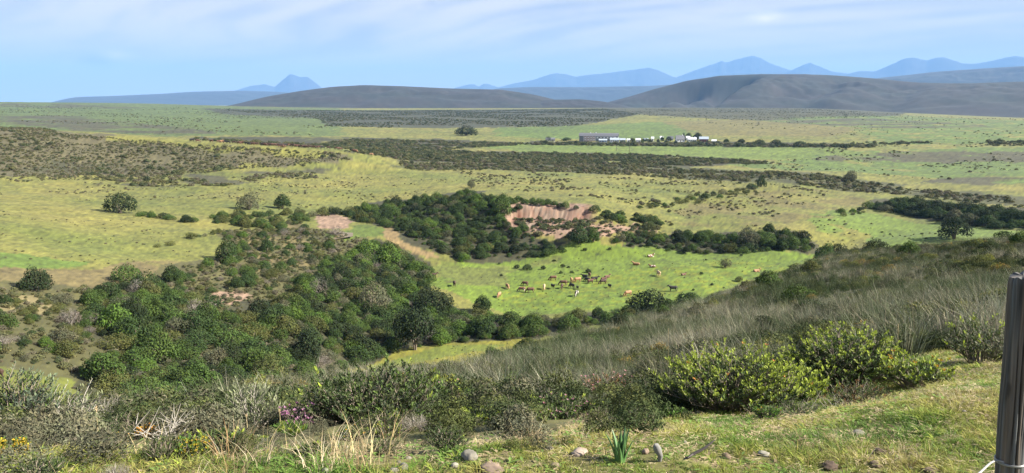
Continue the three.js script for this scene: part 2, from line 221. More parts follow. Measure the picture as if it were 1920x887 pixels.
function groundColor(x, z, r, a, out) {
  const n1 = fbm(x * 0.02 + 5, z * 0.02, 4), n3 = fbm(x * 0.13, z * 0.13 + 9, 3), n4 = n2(x * 0.9, z * 0.9 + 3), n5 = n2(x * 3.3 + 11, z * 3.3);
  let c;
  if (r < 112) {                                                                             // the near slope and the verge at our feet
    const verge = 1 - sst(4.4, 7.5, r + 1.6 * n2(x * 0.5, z * 0.5) - Math.max(0, a - 0.05) * 8);
    const lit = clamp(0.5 + n3 * 1.4 + n4 * 0.3), vg = [lerp(0.20, 0.29, lit), lerp(0.215, 0.27, lit), lerp(0.065, 0.11, lit)], sl = [lerp(0.10, 0.20, lit), lerp(0.10, 0.18, lit), lerp(0.05, 0.09, lit)];
    c = [0, 1, 2].map((k) => lerp(sl[k], vg[k], verge));
  } else {
    const f = clamp(0.5 + n1 * 1.2 + n3 * 0.5);
    c = [lerp(0.23, 0.325, f), lerp(0.27, 0.31, f), lerp(0.065, 0.095, f)];
  }
  if (r > 60 || a < -0.1) for (const g of zones) {
    const k = g.warp * Math.min(r, 900), wx = x + k * 0.6 * n2(x * 0.06, z * 0.06 + 40) * 1.6 + k * 0.18 * n2(x * 0.5, z * 0.5), wz = z + k * 0.9 * n2(x * 0.05 + 70, z * 0.05) * 1.6 + k * 0.25 * n2(x * 0.45 + 9, z * 0.45);
    if (!inside(g, wx, wz)) continue;
    if (r < 58) continue;
    let s = 1; if (g.share < 1) { const q = fbm(x * g.grain + 31, z * g.grain + g.x0, 4) * 1.5 + 0.5; s = sst(1 - g.share - 0.12, 1 - g.share + 0.12, q); }
    for (let i = 0; i < 3; i++) c[i] = lerp(c[i], g.color[i], s);
  }
  const cm = cliffMask(a, r); if (cm > 0.1) { const q = cliffTone(x, z), s = cm; c = [lerp(c[0], 0.52 + q * 0.22, s), lerp(c[1], 0.34 + q * 0.28, s), lerp(c[2], 0.34 + q * 0.32, s)]; }
  const n6 = fbm(x * 0.006 + 3, z * 0.006 + 8, 3), n7 = n2(x * 1.7 + 4, z * 1.7), sp = n7 > 0.42 ? 0.35 * (n7 - 0.42) * 3 : 0, far = sst(90, 160, r), n8 = fbm(x * 0.35 + 60, z * 0.35, 2), v = 1 + (0.30 + 0.14 * far) * n3 + (0.26 + 0.16 * far) * n4 + (0.26 + 0.14 * far) * n5 + 0.28 * far * n8 + 0.14 * n1 + 0.22 * n6 + sp;
  out[0] = clamp(c[0] * 0.655 * v * (1 + 0.06 * n1), 0.01); out[1] = clamp(c[1] * 0.645 * v, 0.01); out[2] = clamp(c[2] * 0.45 * v, 0.008);
}
function speckle(seed, size = 512) {                                                         // fine grain: clods, stalks, litter
  const d = new Uint8Array(size * size * 4), r = rng(seed), p = (v) => ((v % size) + size) % size, h = new Float32Array(size * size).fill(0.62);
  for (let k = 0; k < size * 26; k++) { const x = r() * size, y = r() * size, a = r() * 6.283, l = 2 + r() * 9, v = 0.25 + r() * 0.75; for (let s = 0; s < l; s++) { const X = p(Math.floor(x + Math.cos(a) * s)), Y = p(Math.floor(y + Math.sin(a) * s)); h[Y * size + X] = lerp(h[Y * size + X], v, 0.7); } }
  for (let i = 0; i < size * size; i++) { const v = clamp(0.45 + 0.55 * h[i]) * 255; d[i * 4] = v; d[i * 4 + 1] = v; d[i * 4 + 2] = v; d[i * 4 + 3] = 255; }
  const t = new THREE.DataTexture(d, size, size, THREE.RGBAFormat); t.wrapS = t.wrapT = THREE.RepeatWrapping; t.magFilter = THREE.LinearFilter; t.minFilter = THREE.LinearMipmapLinearFilter; t.generateMipmaps = true; t.needsUpdate = true; return t;
}
const grain = speckle(5); grain.colorSpace = THREE.SRGBColorSpace;
const grainBump = speckle(6);
{
  const az = []; for (let d = -180; d < -42; d += 3) az.push(d); for (let k = 0; k <= 640; k++) az.push(-42 + k * 84 / 640); for (let d = 45; d < 180; d += 3) az.push(d);
  const rs = [0.25, 0.6, 1, 1.5, 2, 2.5]; for (let r = 2.6; r < 3600;) { rs.push(r); r += r < 300 ? r * 0.0085 : clamp(2 * r * r / 63000, r * 0.0085, r * 0.014); } for (const r of [3800, 4300, 5200, 7000, 10000, 15000, 22000, 35000]) rs.push(r);
  const na = az.length, nr = rs.length, P = new Float32Array((na * nr + 1) * 3), K = new Float32Array((na * nr + 1) * 3), U = new Float32Array((na * nr + 1) * 2), I = [], out = [0, 0, 0];
  P[1] = groundY(0, -0.01); K.set([0.2, 0.2, 0.08]);
  for (let i = 0; i < na; i++) { const a = az[i] * Math.PI / 180, sx = Math.sin(a), cz = -Math.cos(a); for (let j = 0; j < nr; j++) { const r = rs[j], x = sx * r, z = cz * r, o = i * nr + j + 1; P[o * 3] = x; P[o * 3 + 1] = groundY(x, z); P[o * 3 + 2] = z; U[o * 2] = x / 2.7; U[o * 2 + 1] = -z / 2.7; groundColor(x, z, r, a, out); K.set(out, o * 3); } }
  for (let i = 0; i < na; i++) { const b = ((i + 1) % na) * nr + 1, a = i * nr + 1; I.push(0, a, b); for (let j = 0; j < nr - 1; j++) I.push(a + j, a + j + 1, b + j + 1, a + j, b + j + 1, b + j); }
  const g = new THREE.BufferGeometry(); g.setAttribute('position', new THREE.BufferAttribute(P, 3)); g.setAttribute('color', new THREE.BufferAttribute(K, 3)); g.setAttribute('uv', new THREE.BufferAttribute(U, 2)); g.setIndex(I); g.computeVertexNormals();
  const m = mesh('ground', g, new THREE.MeshStandardMaterial({ roughness: 0.97, vertexColors: true, map: grain, bumpMap: grainBump, bumpScale: 0.012, side: THREE.DoubleSide }));
  tag(m, 'grassy ground of the verge, slope, valley and far plain', 'ground', null, 'structure');
  console.log('ground', na, nr);
}

// ---------------------------------------------------------------- hills and mountains beyond the plain
function ridge(name, label, pts, dist, baseY, front, back, color, o = {}) {
  const P0 = pts.map(([px, py]) => { const d = dirOf(px, py); return [d.a, d.s]; }), top = (a) => { let i = 0; while (i < P0.length - 2 && a > P0[i + 1][0]) i++; const t = clamp((a - P0[i][0]) / (P0[i + 1][0] - P0[i][0])); return lerp(P0[i][1], P0[i + 1][1], t); };
  const sm = o.smooth ?? 0.006, a0 = P0[0][0], a1 = P0[P0.length - 1][0], na = o.na ?? 260, nt = o.nt ?? 70, pos = [], col = [], idx = [], f = o.freq ?? 1 / 500;
  for (let i = 0; i <= na; i++) {
    const a = lerp(a0, a1, i / na), s = (top(a - sm) + 2 * top(a) + top(a + sm)) / 4, jag = (o.jag ?? 0) * fbm(a * 160, dist, 4);
    for (let j = 0; j <= nt; j++) {
      const t = lerp(-1, 1, j / nt), r = dist + (t < 0 ? t * front : t * back), x = Math.sin(a) * r, z = -Math.cos(a) * r, w = Math.abs(t), edge = Math.min(1, Math.min(i, na - i) / 8);
      const hill = o.steep ? (1 - w) ** o.steep : Math.cos(w * Math.PI / 2) ** 1.25, crest = s * dist * (1 + jag) - baseY, rg = 1 - Math.abs(fbm(x * f, z * f + 3, 5)) * 2.2;
      let y = baseY + Math.max(crest, 2) * hill; y -= (o.carve ?? 0) * crest * (1 - rg) * Math.min(1, w * 3.5) * hill; if (o.spur) y += o.spur(a, t, crest) * crest;
      pos.push(x, y + EYE - (1 - edge) * 6, z);
      const q = 1 + 0.5 * fbm(x / (dist * 0.035), z / (dist * 0.035), 4) + 0.7 * fbm(x / (dist * 0.006), z / (dist * 0.006), 4), k = clamp(0.5 + 1.3 * fbm(x / (dist * 0.06) + 7, z / (dist * 0.06), 3));
      col.push(lerp(color[0], color[3], k) * q, lerp(color[1], color[4], k) * q, lerp(color[2], color[5], k) * q);
    }
  }
  for (let i = 0; i < na; i++) for (let j = 0; j < nt; j++) { const a = i * (nt + 1) + j, b = a + nt + 1; idx.push(a, a + 1, b + 1, a, b + 1, b); }
  const g = new THREE.BufferGeometry(); g.setAttribute('position', new THREE.Float32BufferAttribute(pos, 3)); g.setAttribute('color', new THREE.Float32BufferAttribute(col, 3)); g.setIndex(idx); g.computeVertexNormals();
  return tag(mesh(name, g, std(1, 1, 1, { roughness: 1 })), label, name, null, 'structure');
}
const BROWN = [0.021, 0.018, 0.016, 0.013, 0.017, 0.012], STONE = [0.028, 0.027, 0.026, 0.022, 0.025, 0.022], WOODY = [0.016, 0.02, 0.016, 0.02, 0.022, 0.018];
ridge('hill', 'long low brown hill left of centre before the blue peaks', [[380, 204], [430, 198], [500, 181], [560, 171], [620, 163], [680, 159.5], [740, 161], [850, 166], [940, 168], [1000, 177], [1050, 189], [1110, 198], [1170, 206]], 4500, -55, 1150, 1400, BROWN, { carve: 0.26, freq: 1 / 420 });
ridge('hill', 'small dark rise between the two brown hills', [[930, 205], [970, 193], [1030, 187], [1090, 186], [1130, 190], [1170, 198], [1210, 206]], 4050, -50, 600, 700, BROWN.map((v) => v * 0.75), { carve: 0.2, freq: 1 / 200 });
ridge('hill', 'broad brown hill at right with a shaded ravine on its left flank', [[1090, 206], [1130, 194], [1180, 181], [1230, 166], [1290, 151], [1350, 142], [1420, 139], [1500, 139], [1560, 141], [1640, 147], [1720, 155], [1800, 156.5], [1920, 153], [2100, 160]], 4900, -75, 1500, 1500, BROWN, { carve: 0.24, freq: 1 / 460, na: 380, nt: 110, spur: (a, t) => { const f = clamp((t + 0.92) / 0.8), e = sst(-1, -0.86, t) * (1 - sst(-0.22, -0.04, t)); let s = 0; for (const [p0, p1, k] of [[1090, 1295, 0.75], [1262, 1385, 0.85], [1480, 1560, 0.16], [1640, 1710, 0.16]]) { const w = a - Math.atan((lerp(p0, p1, f) - 960) / FOCAL) - 0.004 * n2(t * 6, p0); s -= k * Math.exp(-((w / (w > 0 ? 0.020 : 0.05)) ** 2)); } return s * e; } });
ridge('hill', 'flat topped blue wooded ridge at left horizon', [[85, 194], [120, 186], [140, 182], [210, 180], [300, 176], [360, 172], [380, 171.5], [450, 170], [520, 172], [600, 180], [700, 195]], 16000, -70, 2500, 1500, WOODY, { carve: 0.1, jag: 0.03 });
ridge('hill', 'even blue ridge between the two brown hills', [[880, 180], [930, 166], [1000, 163], [1100, 163.5], [1220, 161], [1270, 158], [1340, 166]], 13000, -70, 1500, 1500, WOODY, { carve: 0.1 });
ridge('hill', 'long blue foothill ridge at the far right', [[1560, 168], [1600, 158], [1640, 147], [1700, 141], [1750, 135], [1850, 128], [1920, 124], [2100, 118]], 11500, -70, 1500, 1500, WOODY, { carve: 0.1 });
ridge('mountain', 'twin pointed blue peak at left of the horizon', [[410, 180], [440, 170], [470, 161], [497, 158], [515, 163], [530, 150], [543, 139], [550, 140], [562, 144], [577, 144], [590, 154], [605, 166], [640, 176], [680, 190]], 29500, -80, 3000, 1500, STONE, { carve: 0.22, jag: 0.02, smooth: 0.0012, steep: 1.25, freq: 1 / 1600 });
ridge('mountain', 'blue mountain range with a flat crest in the middle', [[840, 172], [855, 164], [880, 158], [890, 158.5], [898, 163], [906, 157], [915, 157.5], [935, 164], [960, 157], [1000, 150], [1025, 141], [1042, 137], [1060, 139], [1080, 144], [1098, 141], [1130, 138], [1170, 133], [1200, 129], [1217, 127], [1235, 132], [1262, 144], [1300, 152], [1350, 165]], 29000, -80, 3000, 1500, STONE, { carve: 0.22, jag: 0.02, smooth: 0.0014, steep: 1.25, freq: 1 / 1600 });
ridge('mountain', 'highest blue mountain with a shoulder and a pointed top', [[1225, 165], [1255, 150], [1300, 133], [1325, 124], [1345, 118], [1352, 113.5], [1362, 117], [1390, 109], [1411, 104], [1425, 108], [1445, 119], [1480, 131], [1520, 142], [1560, 152]], 31000, -80, 3000, 1500, STONE, { carve: 0.22, jag: 0.02, smooth: 0.0012, steep: 1.25, freq: 1 / 1600 });
ridge('mountain', 'small cone shaped blue peak between two mountains', [[1455, 146], [1485, 131], [1505, 122], [1519, 117.5], [1535, 124], [1560, 134], [1590, 138], [1620, 146]], 30000, -80, 2600, 1500, STONE, { carve: 0.2, jag: 0.02, smooth: 0.0012, steep: 1.25, freq: 1 / 1600 });
ridge('mountain', 'double domed blue mountain at right edge of the horizon', [[1560, 146], [1590, 138.5], [1612, 133], [1640, 134], [1665, 124], [1695, 110], [1712, 107.5], [1727, 111], [1738, 113.5], [1755, 108], [1768, 107], [1785, 112], [1805, 119], [1830, 119.5], [1860, 114], [1890, 107], [1905, 105], [1930, 109], [1990, 118], [2060, 128]], 28500, -80, 3000, 1500, STONE, { carve: 0.22, jag: 0.015, smooth: 0.002, steep: 1.25, freq: 1 / 1600 });

// ---------------------------------------------------------------- crowns of bushes and trees, one unit wide and high, leaf by leaf
function crownGeo(seed, o = {}) {
  const r = rng(seed), g = new Geo(), n = o.lobes ?? 16, L = [], flat = o.flat ?? 0, low = o.low ?? 0.16;
  for (let i = 0; i < n; i++) { const az = i * 2.4 + r() * 0.8, q = Math.sqrt((i + 0.4 * r()) / n) * 0.66, rad = lerp(0.38, 0.25, q / 0.66) * (0.6 + 0.75 * r()), cy = lerp(0.64, low + 0.16, (q / 0.66) ** 1.6) + (r() - 0.5) * 0.24; L.push([Math.cos(az) * q, cy * (1 - flat * 0.2) + flat * 0.18, Math.sin(az) * q, rad, 0.82 + 0.36 * r(), r()]); }
  const area = L.reduce((s, l) => s + l[3] ** 2, 0);
  for (const l of L) {
    const m = Math.round((o.leaves ?? 4200) * l[3] ** 2 / area);
    for (let k = 0; k < m; k++) {
      const cy = r() * 1.75 - 0.75, az = r() * 6.2832, s = Math.sqrt(Math.max(0, 1 - cy * cy)), d = [Math.cos(az) * s, cy, Math.sin(az) * s], q = l[3] * (0.78 + 0.3 * r() + (r() < 0.16 ? 0.34 * r() : 0)), x = l[0] + d[0] * q, y = l[1] + d[1] * q * 0.9, z = l[2] + d[2] * q;
      if (y < 0.01) continue;
      if (L.some((p) => p !== l && (x - p[0]) ** 2 + (y - p[1]) ** 2 + (z - p[2]) ** 2 < (p[3] * 0.74) ** 2) && r() < 0.93) continue;
      const nn = [d[0] + (r() - 0.5) * 1.5, d[1] + 0.25 + (r() - 0.5) * 1.5, d[2] + (r() - 0.5) * 1.5], nl = Math.hypot(...nn); nn.forEach((_, i) => nn[i] /= nl);
      let t = [r() - 0.5 + d[0] * 0.5, r() - 0.35, r() - 0.5 + d[2] * 0.5]; const dt = t[0] * nn[0] + t[1] * nn[1] + t[2] * nn[2]; t = t.map((v, i) => v - dt * nn[i]); const tl = Math.hypot(...t) || 1; t = t.map((v) => v / tl);
      const v = l[4] * (0.62 + 0.76 * r()), w = l[5] < 0.3 ? 1.12 : 1, sz = (o.size ?? 0.085) * (0.65 + 0.7 * r());
      g.leaf(x, y, z, t, nn, sz, sz * (o.thin ?? 0.62), [v * w, v, v * (0.9 + 0.2 * r())]);
    }
  }
  if (o.twigs) for (let k = 0; k < o.twigs; k++) { const l = L[Math.floor(r() * n)], v = 0.9 + 0.5 * r(); g.tube([[0, 0.02, 0], [l[0] * 0.5, l[1] * 0.55, l[2] * 0.5], [l[0] * 1.1 + (r() - 0.5) * 0.2, l[1] + l[3] * 0.5 * r(), l[2] * 1.1 + (r() - 0.5) * 0.2]], [0.02, 0.012, 0.004], 3, [v, v, v]); }
  return g.build();
}
function trunkGeo(seed, n = 4, spread = 0.28, top = 0.62) {
  const r = rng(seed), g = new Geo();
  for (let i = 0; i < n; i++) { const az = i * 6.283 / n + r() * 1.2, e = spread * (0.6 + 0.8 * r()), ca = Math.cos(az), sa = Math.sin(az); g.tube([[ca * 0.02, -0.03, sa * 0.02], [ca * e * 0.3, top * 0.35, sa * e * 0.3], [ca * e * 0.75 + (r() - 0.5) * 0.08, top * 0.7, sa * e * 0.75], [ca * e * 1.2, top * (0.95 + 0.15 * r()), sa * e * 1.2]], [0.055, 0.042, 0.03, 0.012], 6, [0.9, 0.9, 0.9]); }
  return g.build();
}
const BARK = std(0.16, 0.13, 0.10), TWIG = std(0.30, 0.27, 0.235);
const CROWN = [11, 12, 13, 14].map((s) => crownGeo(s, { lobes: 13 + s % 4 * 3 })), UMBRELLA = [crownGeo(31, { lobes: 15, flat: 0.9, low: 0.4 }), crownGeo(32, { lobes: 18, flat: 0.5, low: 0.22 })], LOOSE = [21, 22, 23].map((s) => crownGeo(s, { lobes: 14, leaves: 3000, size: 0.10, thin: 0.34, twigs: 40 })), TWIGGY = [crownGeo(41, { lobes: 12, leaves: 1500, size: 0.2, thin: 0.07, twigs: 90 }), crownGeo(42, { lobes: 12, leaves: 1700, size: 0.18, thin: 0.08, twigs: 80 })];
const FARBUSH = [51, 52, 53].map((s) => crownGeo(s, { lobes: 8, leaves: 420, size: 0.24 }));
const TRUNK = [trunkGeo(1), trunkGeo(2, 3, 0.3), trunkGeo(3, 5, 0.34)], TALLTRUNK = trunkGeo(5, 3, 0.25, 0.7);
const LEAF = { dark: leafMat(0.034, 0.061, 0.018, 0.24), deep: leafMat(0.023, 0.037, 0.014, 0.2), mid: leafMat(0.056, 0.098, 0.021, 0.27), fresh: leafMat(0.078, 0.140, 0.023, 0.3), olive: leafMat(0.080, 0.094, 0.028, 0.22), grey: leafMat(0.096, 0.104, 0.060, 0.18), ash: leafMat(0.16, 0.145, 0.125, 0.08) };

// scattering over an outline: a shaken grid whose bushes keep their distance
const BARE = [[[400, 545], [480, 542], [500, 566], [490, 600], [420, 600], [395, 575]], [[575, 410], [640, 402], [672, 414], [700, 420], [740, 432], [735, 452], [660, 456], [590, 452]], [[712, 434], [735, 428], [768, 448], [800, 470], [838, 492], [800, 496], [745, 478], [715, 455]]].map((p) => region(p, 60));
function sow(pts, gap, pick, seed, from = 60) {
  const g = region(pts, from), r = rng(seed), out = [];
  for (let x = g.x0; x < g.x1; x += gap) for (let z = g.z0; z < g.z1; z += gap) { const X = x + r() * gap, Z = z + r() * gap, e = r(); if (!inside(g, X, Z) || (gap > 2 && BARE.some((q) => inside(q, X, Z)))) continue; if (Math.abs(Math.atan2(X, -Z)) > 0.66) continue; const b = pick(X, Z, r, e); if (b) { b.x = X; b.z = Z; b.d = Math.hypot(X, Z); b.s = r(); b.turn = r() * 6.283; out.push(b); } }
  return out;
}
const choose = (r, list) => { let q = r() * list.reduce((s, l) => s + l[1], 0); for (const l of list) if ((q -= l[1]) <= 0) return l[0]; return list[0][0]; };
const MIXED = [['dark', 3.4], ['mid', 4.6], ['deep', 1.6], ['olive', 2.4], ['fresh', 1.4], ['grey', 1.6], ['ash', 0.6]], DEEP = [['dark', 4], ['deep', 2], ['mid', 4], ['olive', 1.2], ['fresh', 0.6], ['grey', 0.7]], SPARSE = [['olive', 3], ['mid', 2], ['grey', 2], ['dark', 2], ['ash', 0.7], ['fresh', 0.6]];
const bush = (lo, hi, mix, keep = 1, tall = 0.95) => (x, z, r) => { if (r() > keep) return null; const R = lerp(lo, hi, r() ** 2.1); return { R, H: R * tall * (0.8 + 0.55 * r()), kind: choose(r, mix) }; };
const clumped = (f, scale, share, seed = 0) => (x, z, r) => (fbm(x * scale + seed, z * scale, 3) * 1.5 + 0.5 < share ? f(x, z, r) : null);
const THICKET = [
  { zone: 'gully', where: 'in the gully thicket below the left fields', list: sow([[180, 548], [330, 545], [420, 585], [500, 590], [560, 558], [605, 508], [660, 472], [720, 460], [790, 500], [812, 530], [800, 550], [860, 592], [960, 614], [1180, 590], [1320, 574], [1310, 590], [1180, 608], [1000, 632], [840, 645], [740, 660], [660, 690], [560, 722], [330, 790], [190, 785], [150, 720], [212, 680], [192, 640], [152, 612]], 1.95, bush(0.6, 3.5, MIXED, 0.82, 1.0), 101) },
  { zone: 'left slope', where: 'on the stony slope at left', list: sow([[-60, 575], [60, 560], [170, 540], [330, 520], [380, 500], [440, 470], [420, 440], [560, 430], [640, 450], [600, 510], [560, 560], [500, 595], [420, 590], [180, 560], [200, 640], [140, 700], [-60, 690]], 2.8, bush(0.7, 2.3, SPARSE, 0.72), 102) },
  { zone: 'knoll', where: 'on the knoll above the meadow', list: sow([[600, 405], [690, 392], [740, 382], [800, 376], [880, 366], [935, 386], [958, 425], [1010, 452], [1066, 470], [1050, 479], [960, 485], [870, 491], [835, 480], [785, 458], [740, 438], [690, 426], [610, 414]], 2.3, bush(0.8, 3.3, DEEP, 0.92, 1.0), 103) },
  { zone: 'meadow edge', where: 'behind the far meadow edge', list: sow([[1150, 452], [1210, 442], [1300, 442], [1440, 438], [1512, 448], [1530, 474], [1400, 476], [1250, 471], [1160, 459]], 2.4, bush(0.9, 3.3, DEEP, 0.9, 1.0), 104) },
  { zone: 'cliff rim', where: 'above the red eroded cliff', list: sow([[900, 378], [960, 376], [1050, 384], [1130, 400], [1240, 408], [1245, 434], [1185, 428], [1120, 404], [1000, 388], [940, 396]], 3.2, bush(1.3, 3.2, DEEP, 0.85), 105) },
  { zone: 'field scrub', where: 'in the far fields above the meadow', list: [...sow([[1190, 388], [1280, 368], [1400, 354], [1440, 360], [1310, 380], [1200, 398]], 4.4, bush(1.2, 3, SPARSE, 0.6), 106), ...sow([[1540, 402], [1620, 392], [1640, 396], [1560, 412]], 4, bush(1, 2.2, SPARSE, 0.5), 107), ...sow([[395, 404], [470, 402], [590, 404], [605, 426], [500, 432], [400, 420]], 3.4, bush(1.3, 3, [['dark', 2], ['mid', 3], ['olive', 3], ['grey', 1.5]], 0.8), 108), ...sow([[262, 402], [370, 416], [372, 420], [262, 406]], 2.8, bush(1.5, 2.8, DEEP), 109), ...sow([[270, 470], [330, 452], [420, 430], [430, 438], [340, 462], [280, 476]], 3.4, bush(0.9, 1.9, SPARSE, 0.6), 110)] },
  { zone: 'right wood', where: 'in the wood beyond the right meadow', list: sow([[1620, 390], [1700, 382], [1800, 392], [1960, 406], [1960, 434], [1850, 428], [1760, 415], [1690, 404]], 4.0, bush(2.6, 5.0, [['deep', 3], ['dark', 4], ['mid', 1], ['grey', 0.5]], 0.95), 111) },
  { zone: 'crest', where: 'behind the right crest', list: [...sow([[1528, 490], [1560, 478], [1660, 468], [1650, 476], [1560, 500]], 1.6, bush(0.9, 1.9, [['dark', 2], ['deep', 2], ['grey', 1]], 0.9), 112, 70)] },
];
const all = []; for (const t of THICKET) for (const b of t.list) { b.t = t; all.push(b); }
all.sort((p, q) => q.R / q.d - p.R / p.d);
const COLOUR = { dark: 'dark green', deep: 'very dark green', mid: 'mid green', fresh: 'fresh bright green', olive: 'olive green', grey: 'grey green', ash: 'bare ash grey' };
function shapeOf(kind, s) { const l = kind === 'ash' ? TWIGGY : kind === 'grey' || kind === 'olive' ? [...LOOSE, CROWN[1]] : kind === 'deep' ? [...CROWN, UMBRELLA[1]] : CROWN; return l[Math.floor(s * l.length) % l.length]; }
function bushThing(name, x, z, R, H, kind, s, turn, geo, trunk) { const g = group(name, x, groundY(x, z) - 0.06 * H, z, turn); { const q = 0.82 + 0.4 * ((s * 7.3) % 1); g.scale.set(R * q, H, R / q); } g.rotation.z = ((s * 13.7) % 1 - 0.5) * 0.22; mesh('trunk', trunk ?? TRUNK[Math.floor(s * 2.99)], kind === 'ash' ? TWIG : BARK, g); mesh('crown', geo ?? shapeOf(kind, s), LEAF[kind], g); return g; }
const MARKS = [['by the farm pond', 625, 450], ['below the spoil bank', 790, 520], ['behind the small yellow meadow', 800, 645], ['along the lower meadow edge', 1080, 605], ['under the tan field', 260, 555], ['in the heart of the gully thicket', 470, 640], ['low in the gully thicket', 560, 720], ['above the grassy patch at left', 190, 680], ['low in the gully at left', 280, 770], ['upper gully beside the dam', 690, 520], ['around the orange soil patch', 440, 575]], NTH = ['leftmost', 'second from left', 'third from left', 'fourth from left', 'fifth from left', 'sixth from left', 'seventh from left', 'eighth from left', 'ninth from left', 'tenth from left', 'eleventh from left', 'twelfth from left'];
{
  const top = all.slice(0, 230), sets = new Map();
  for (const b of top) { const a = Math.atan2(b.x, -b.z), Y = groundY(b.x, b.z) - EYE, D = b.d * Math.cos(a), cp = Math.cos(PITCH), sp = Math.sin(PITCH); b.px = 960 + FOCAL * b.x / (D * cp - Y * sp); b.py = 443.5 - FOCAL * (Y * cp + D * sp) / (D * cp - Y * sp); let w = b.t.where; if (b.t.zone === 'gully') w = MARKS.map((m) => [m[0], Math.hypot(b.px - m[1], (b.py - m[2]) * 1.4)]).sort((p, q) => p[1] - q[1])[0][0]; b.key = COLOUR[b.kind] + '|' + w; if (!sets.has(b.key)) sets.set(b.key, []); sets.get(b.key).push(b); }
  for (const [key, l] of sets) { const [col, w] = key.split('|'); l.sort((p, q) => p.px - q.px); l.forEach((b, i) => { b.label = l.length === 1 ? 'only ' + col + ' bush ' + w : l.length <= 12 ? NTH[i] + ' of the ' + col + ' bushes ' + w : col + ' bush ' + w; b.grp = col + ' bushes ' + w; }); }
  for (const b of top) tag(bushThing('thicket_bush', b.x, b.z, b.R, b.H, b.kind, b.s, b.turn), b.label, 'bush', b.grp);
}
const M4 = new THREE.Matrix4(), Q4 = new THREE.Quaternion(), E4 = new THREE.Euler(), P4 = new THREE.Vector3(), S4 = new THREE.Vector3(), C4 = new THREE.Color();
function many(name, label, geo, mat, items) {                                                // what nobody could count: one object
  if (!items.length) return; const m = new THREE.InstancedMesh(geo, mat, items.length); shade(m); m.name = numbered(name);
  items.forEach((b, i) => { E4.set(b.tx ?? 0, b.turn, b.tz ?? 0); Q4.setFromEuler(E4); P4.set(b.x, b.y ?? groundY(b.x, b.z) - (b.sink ?? 0.06) * b.H, b.z); S4.set(b.R, b.H, b.R); m.setMatrixAt(i, M4.compose(P4, Q4, S4)); const v = b.v ?? 0.8 + 0.4 * b.s; m.setColorAt(i, C4.setRGB(v * (b.warm ?? 1), v, v)); });
  scene.add(m); return tag(m, label, null, null, 'stuff');
}
for (const kind of Object.keys(LEAF)) { const rest = all.slice(230).filter((b) => b.kind === kind), by = new Map(); for (const b of rest) { const g = shapeOf(kind, b.s); if (!by.has(g)) by.set(g, []); by.get(g).push(b); } for (const [g, l] of by) many('thicket', COLOUR[kind] + ' bushes packed together in the thickets of the valley', g, LEAF[kind], l); }

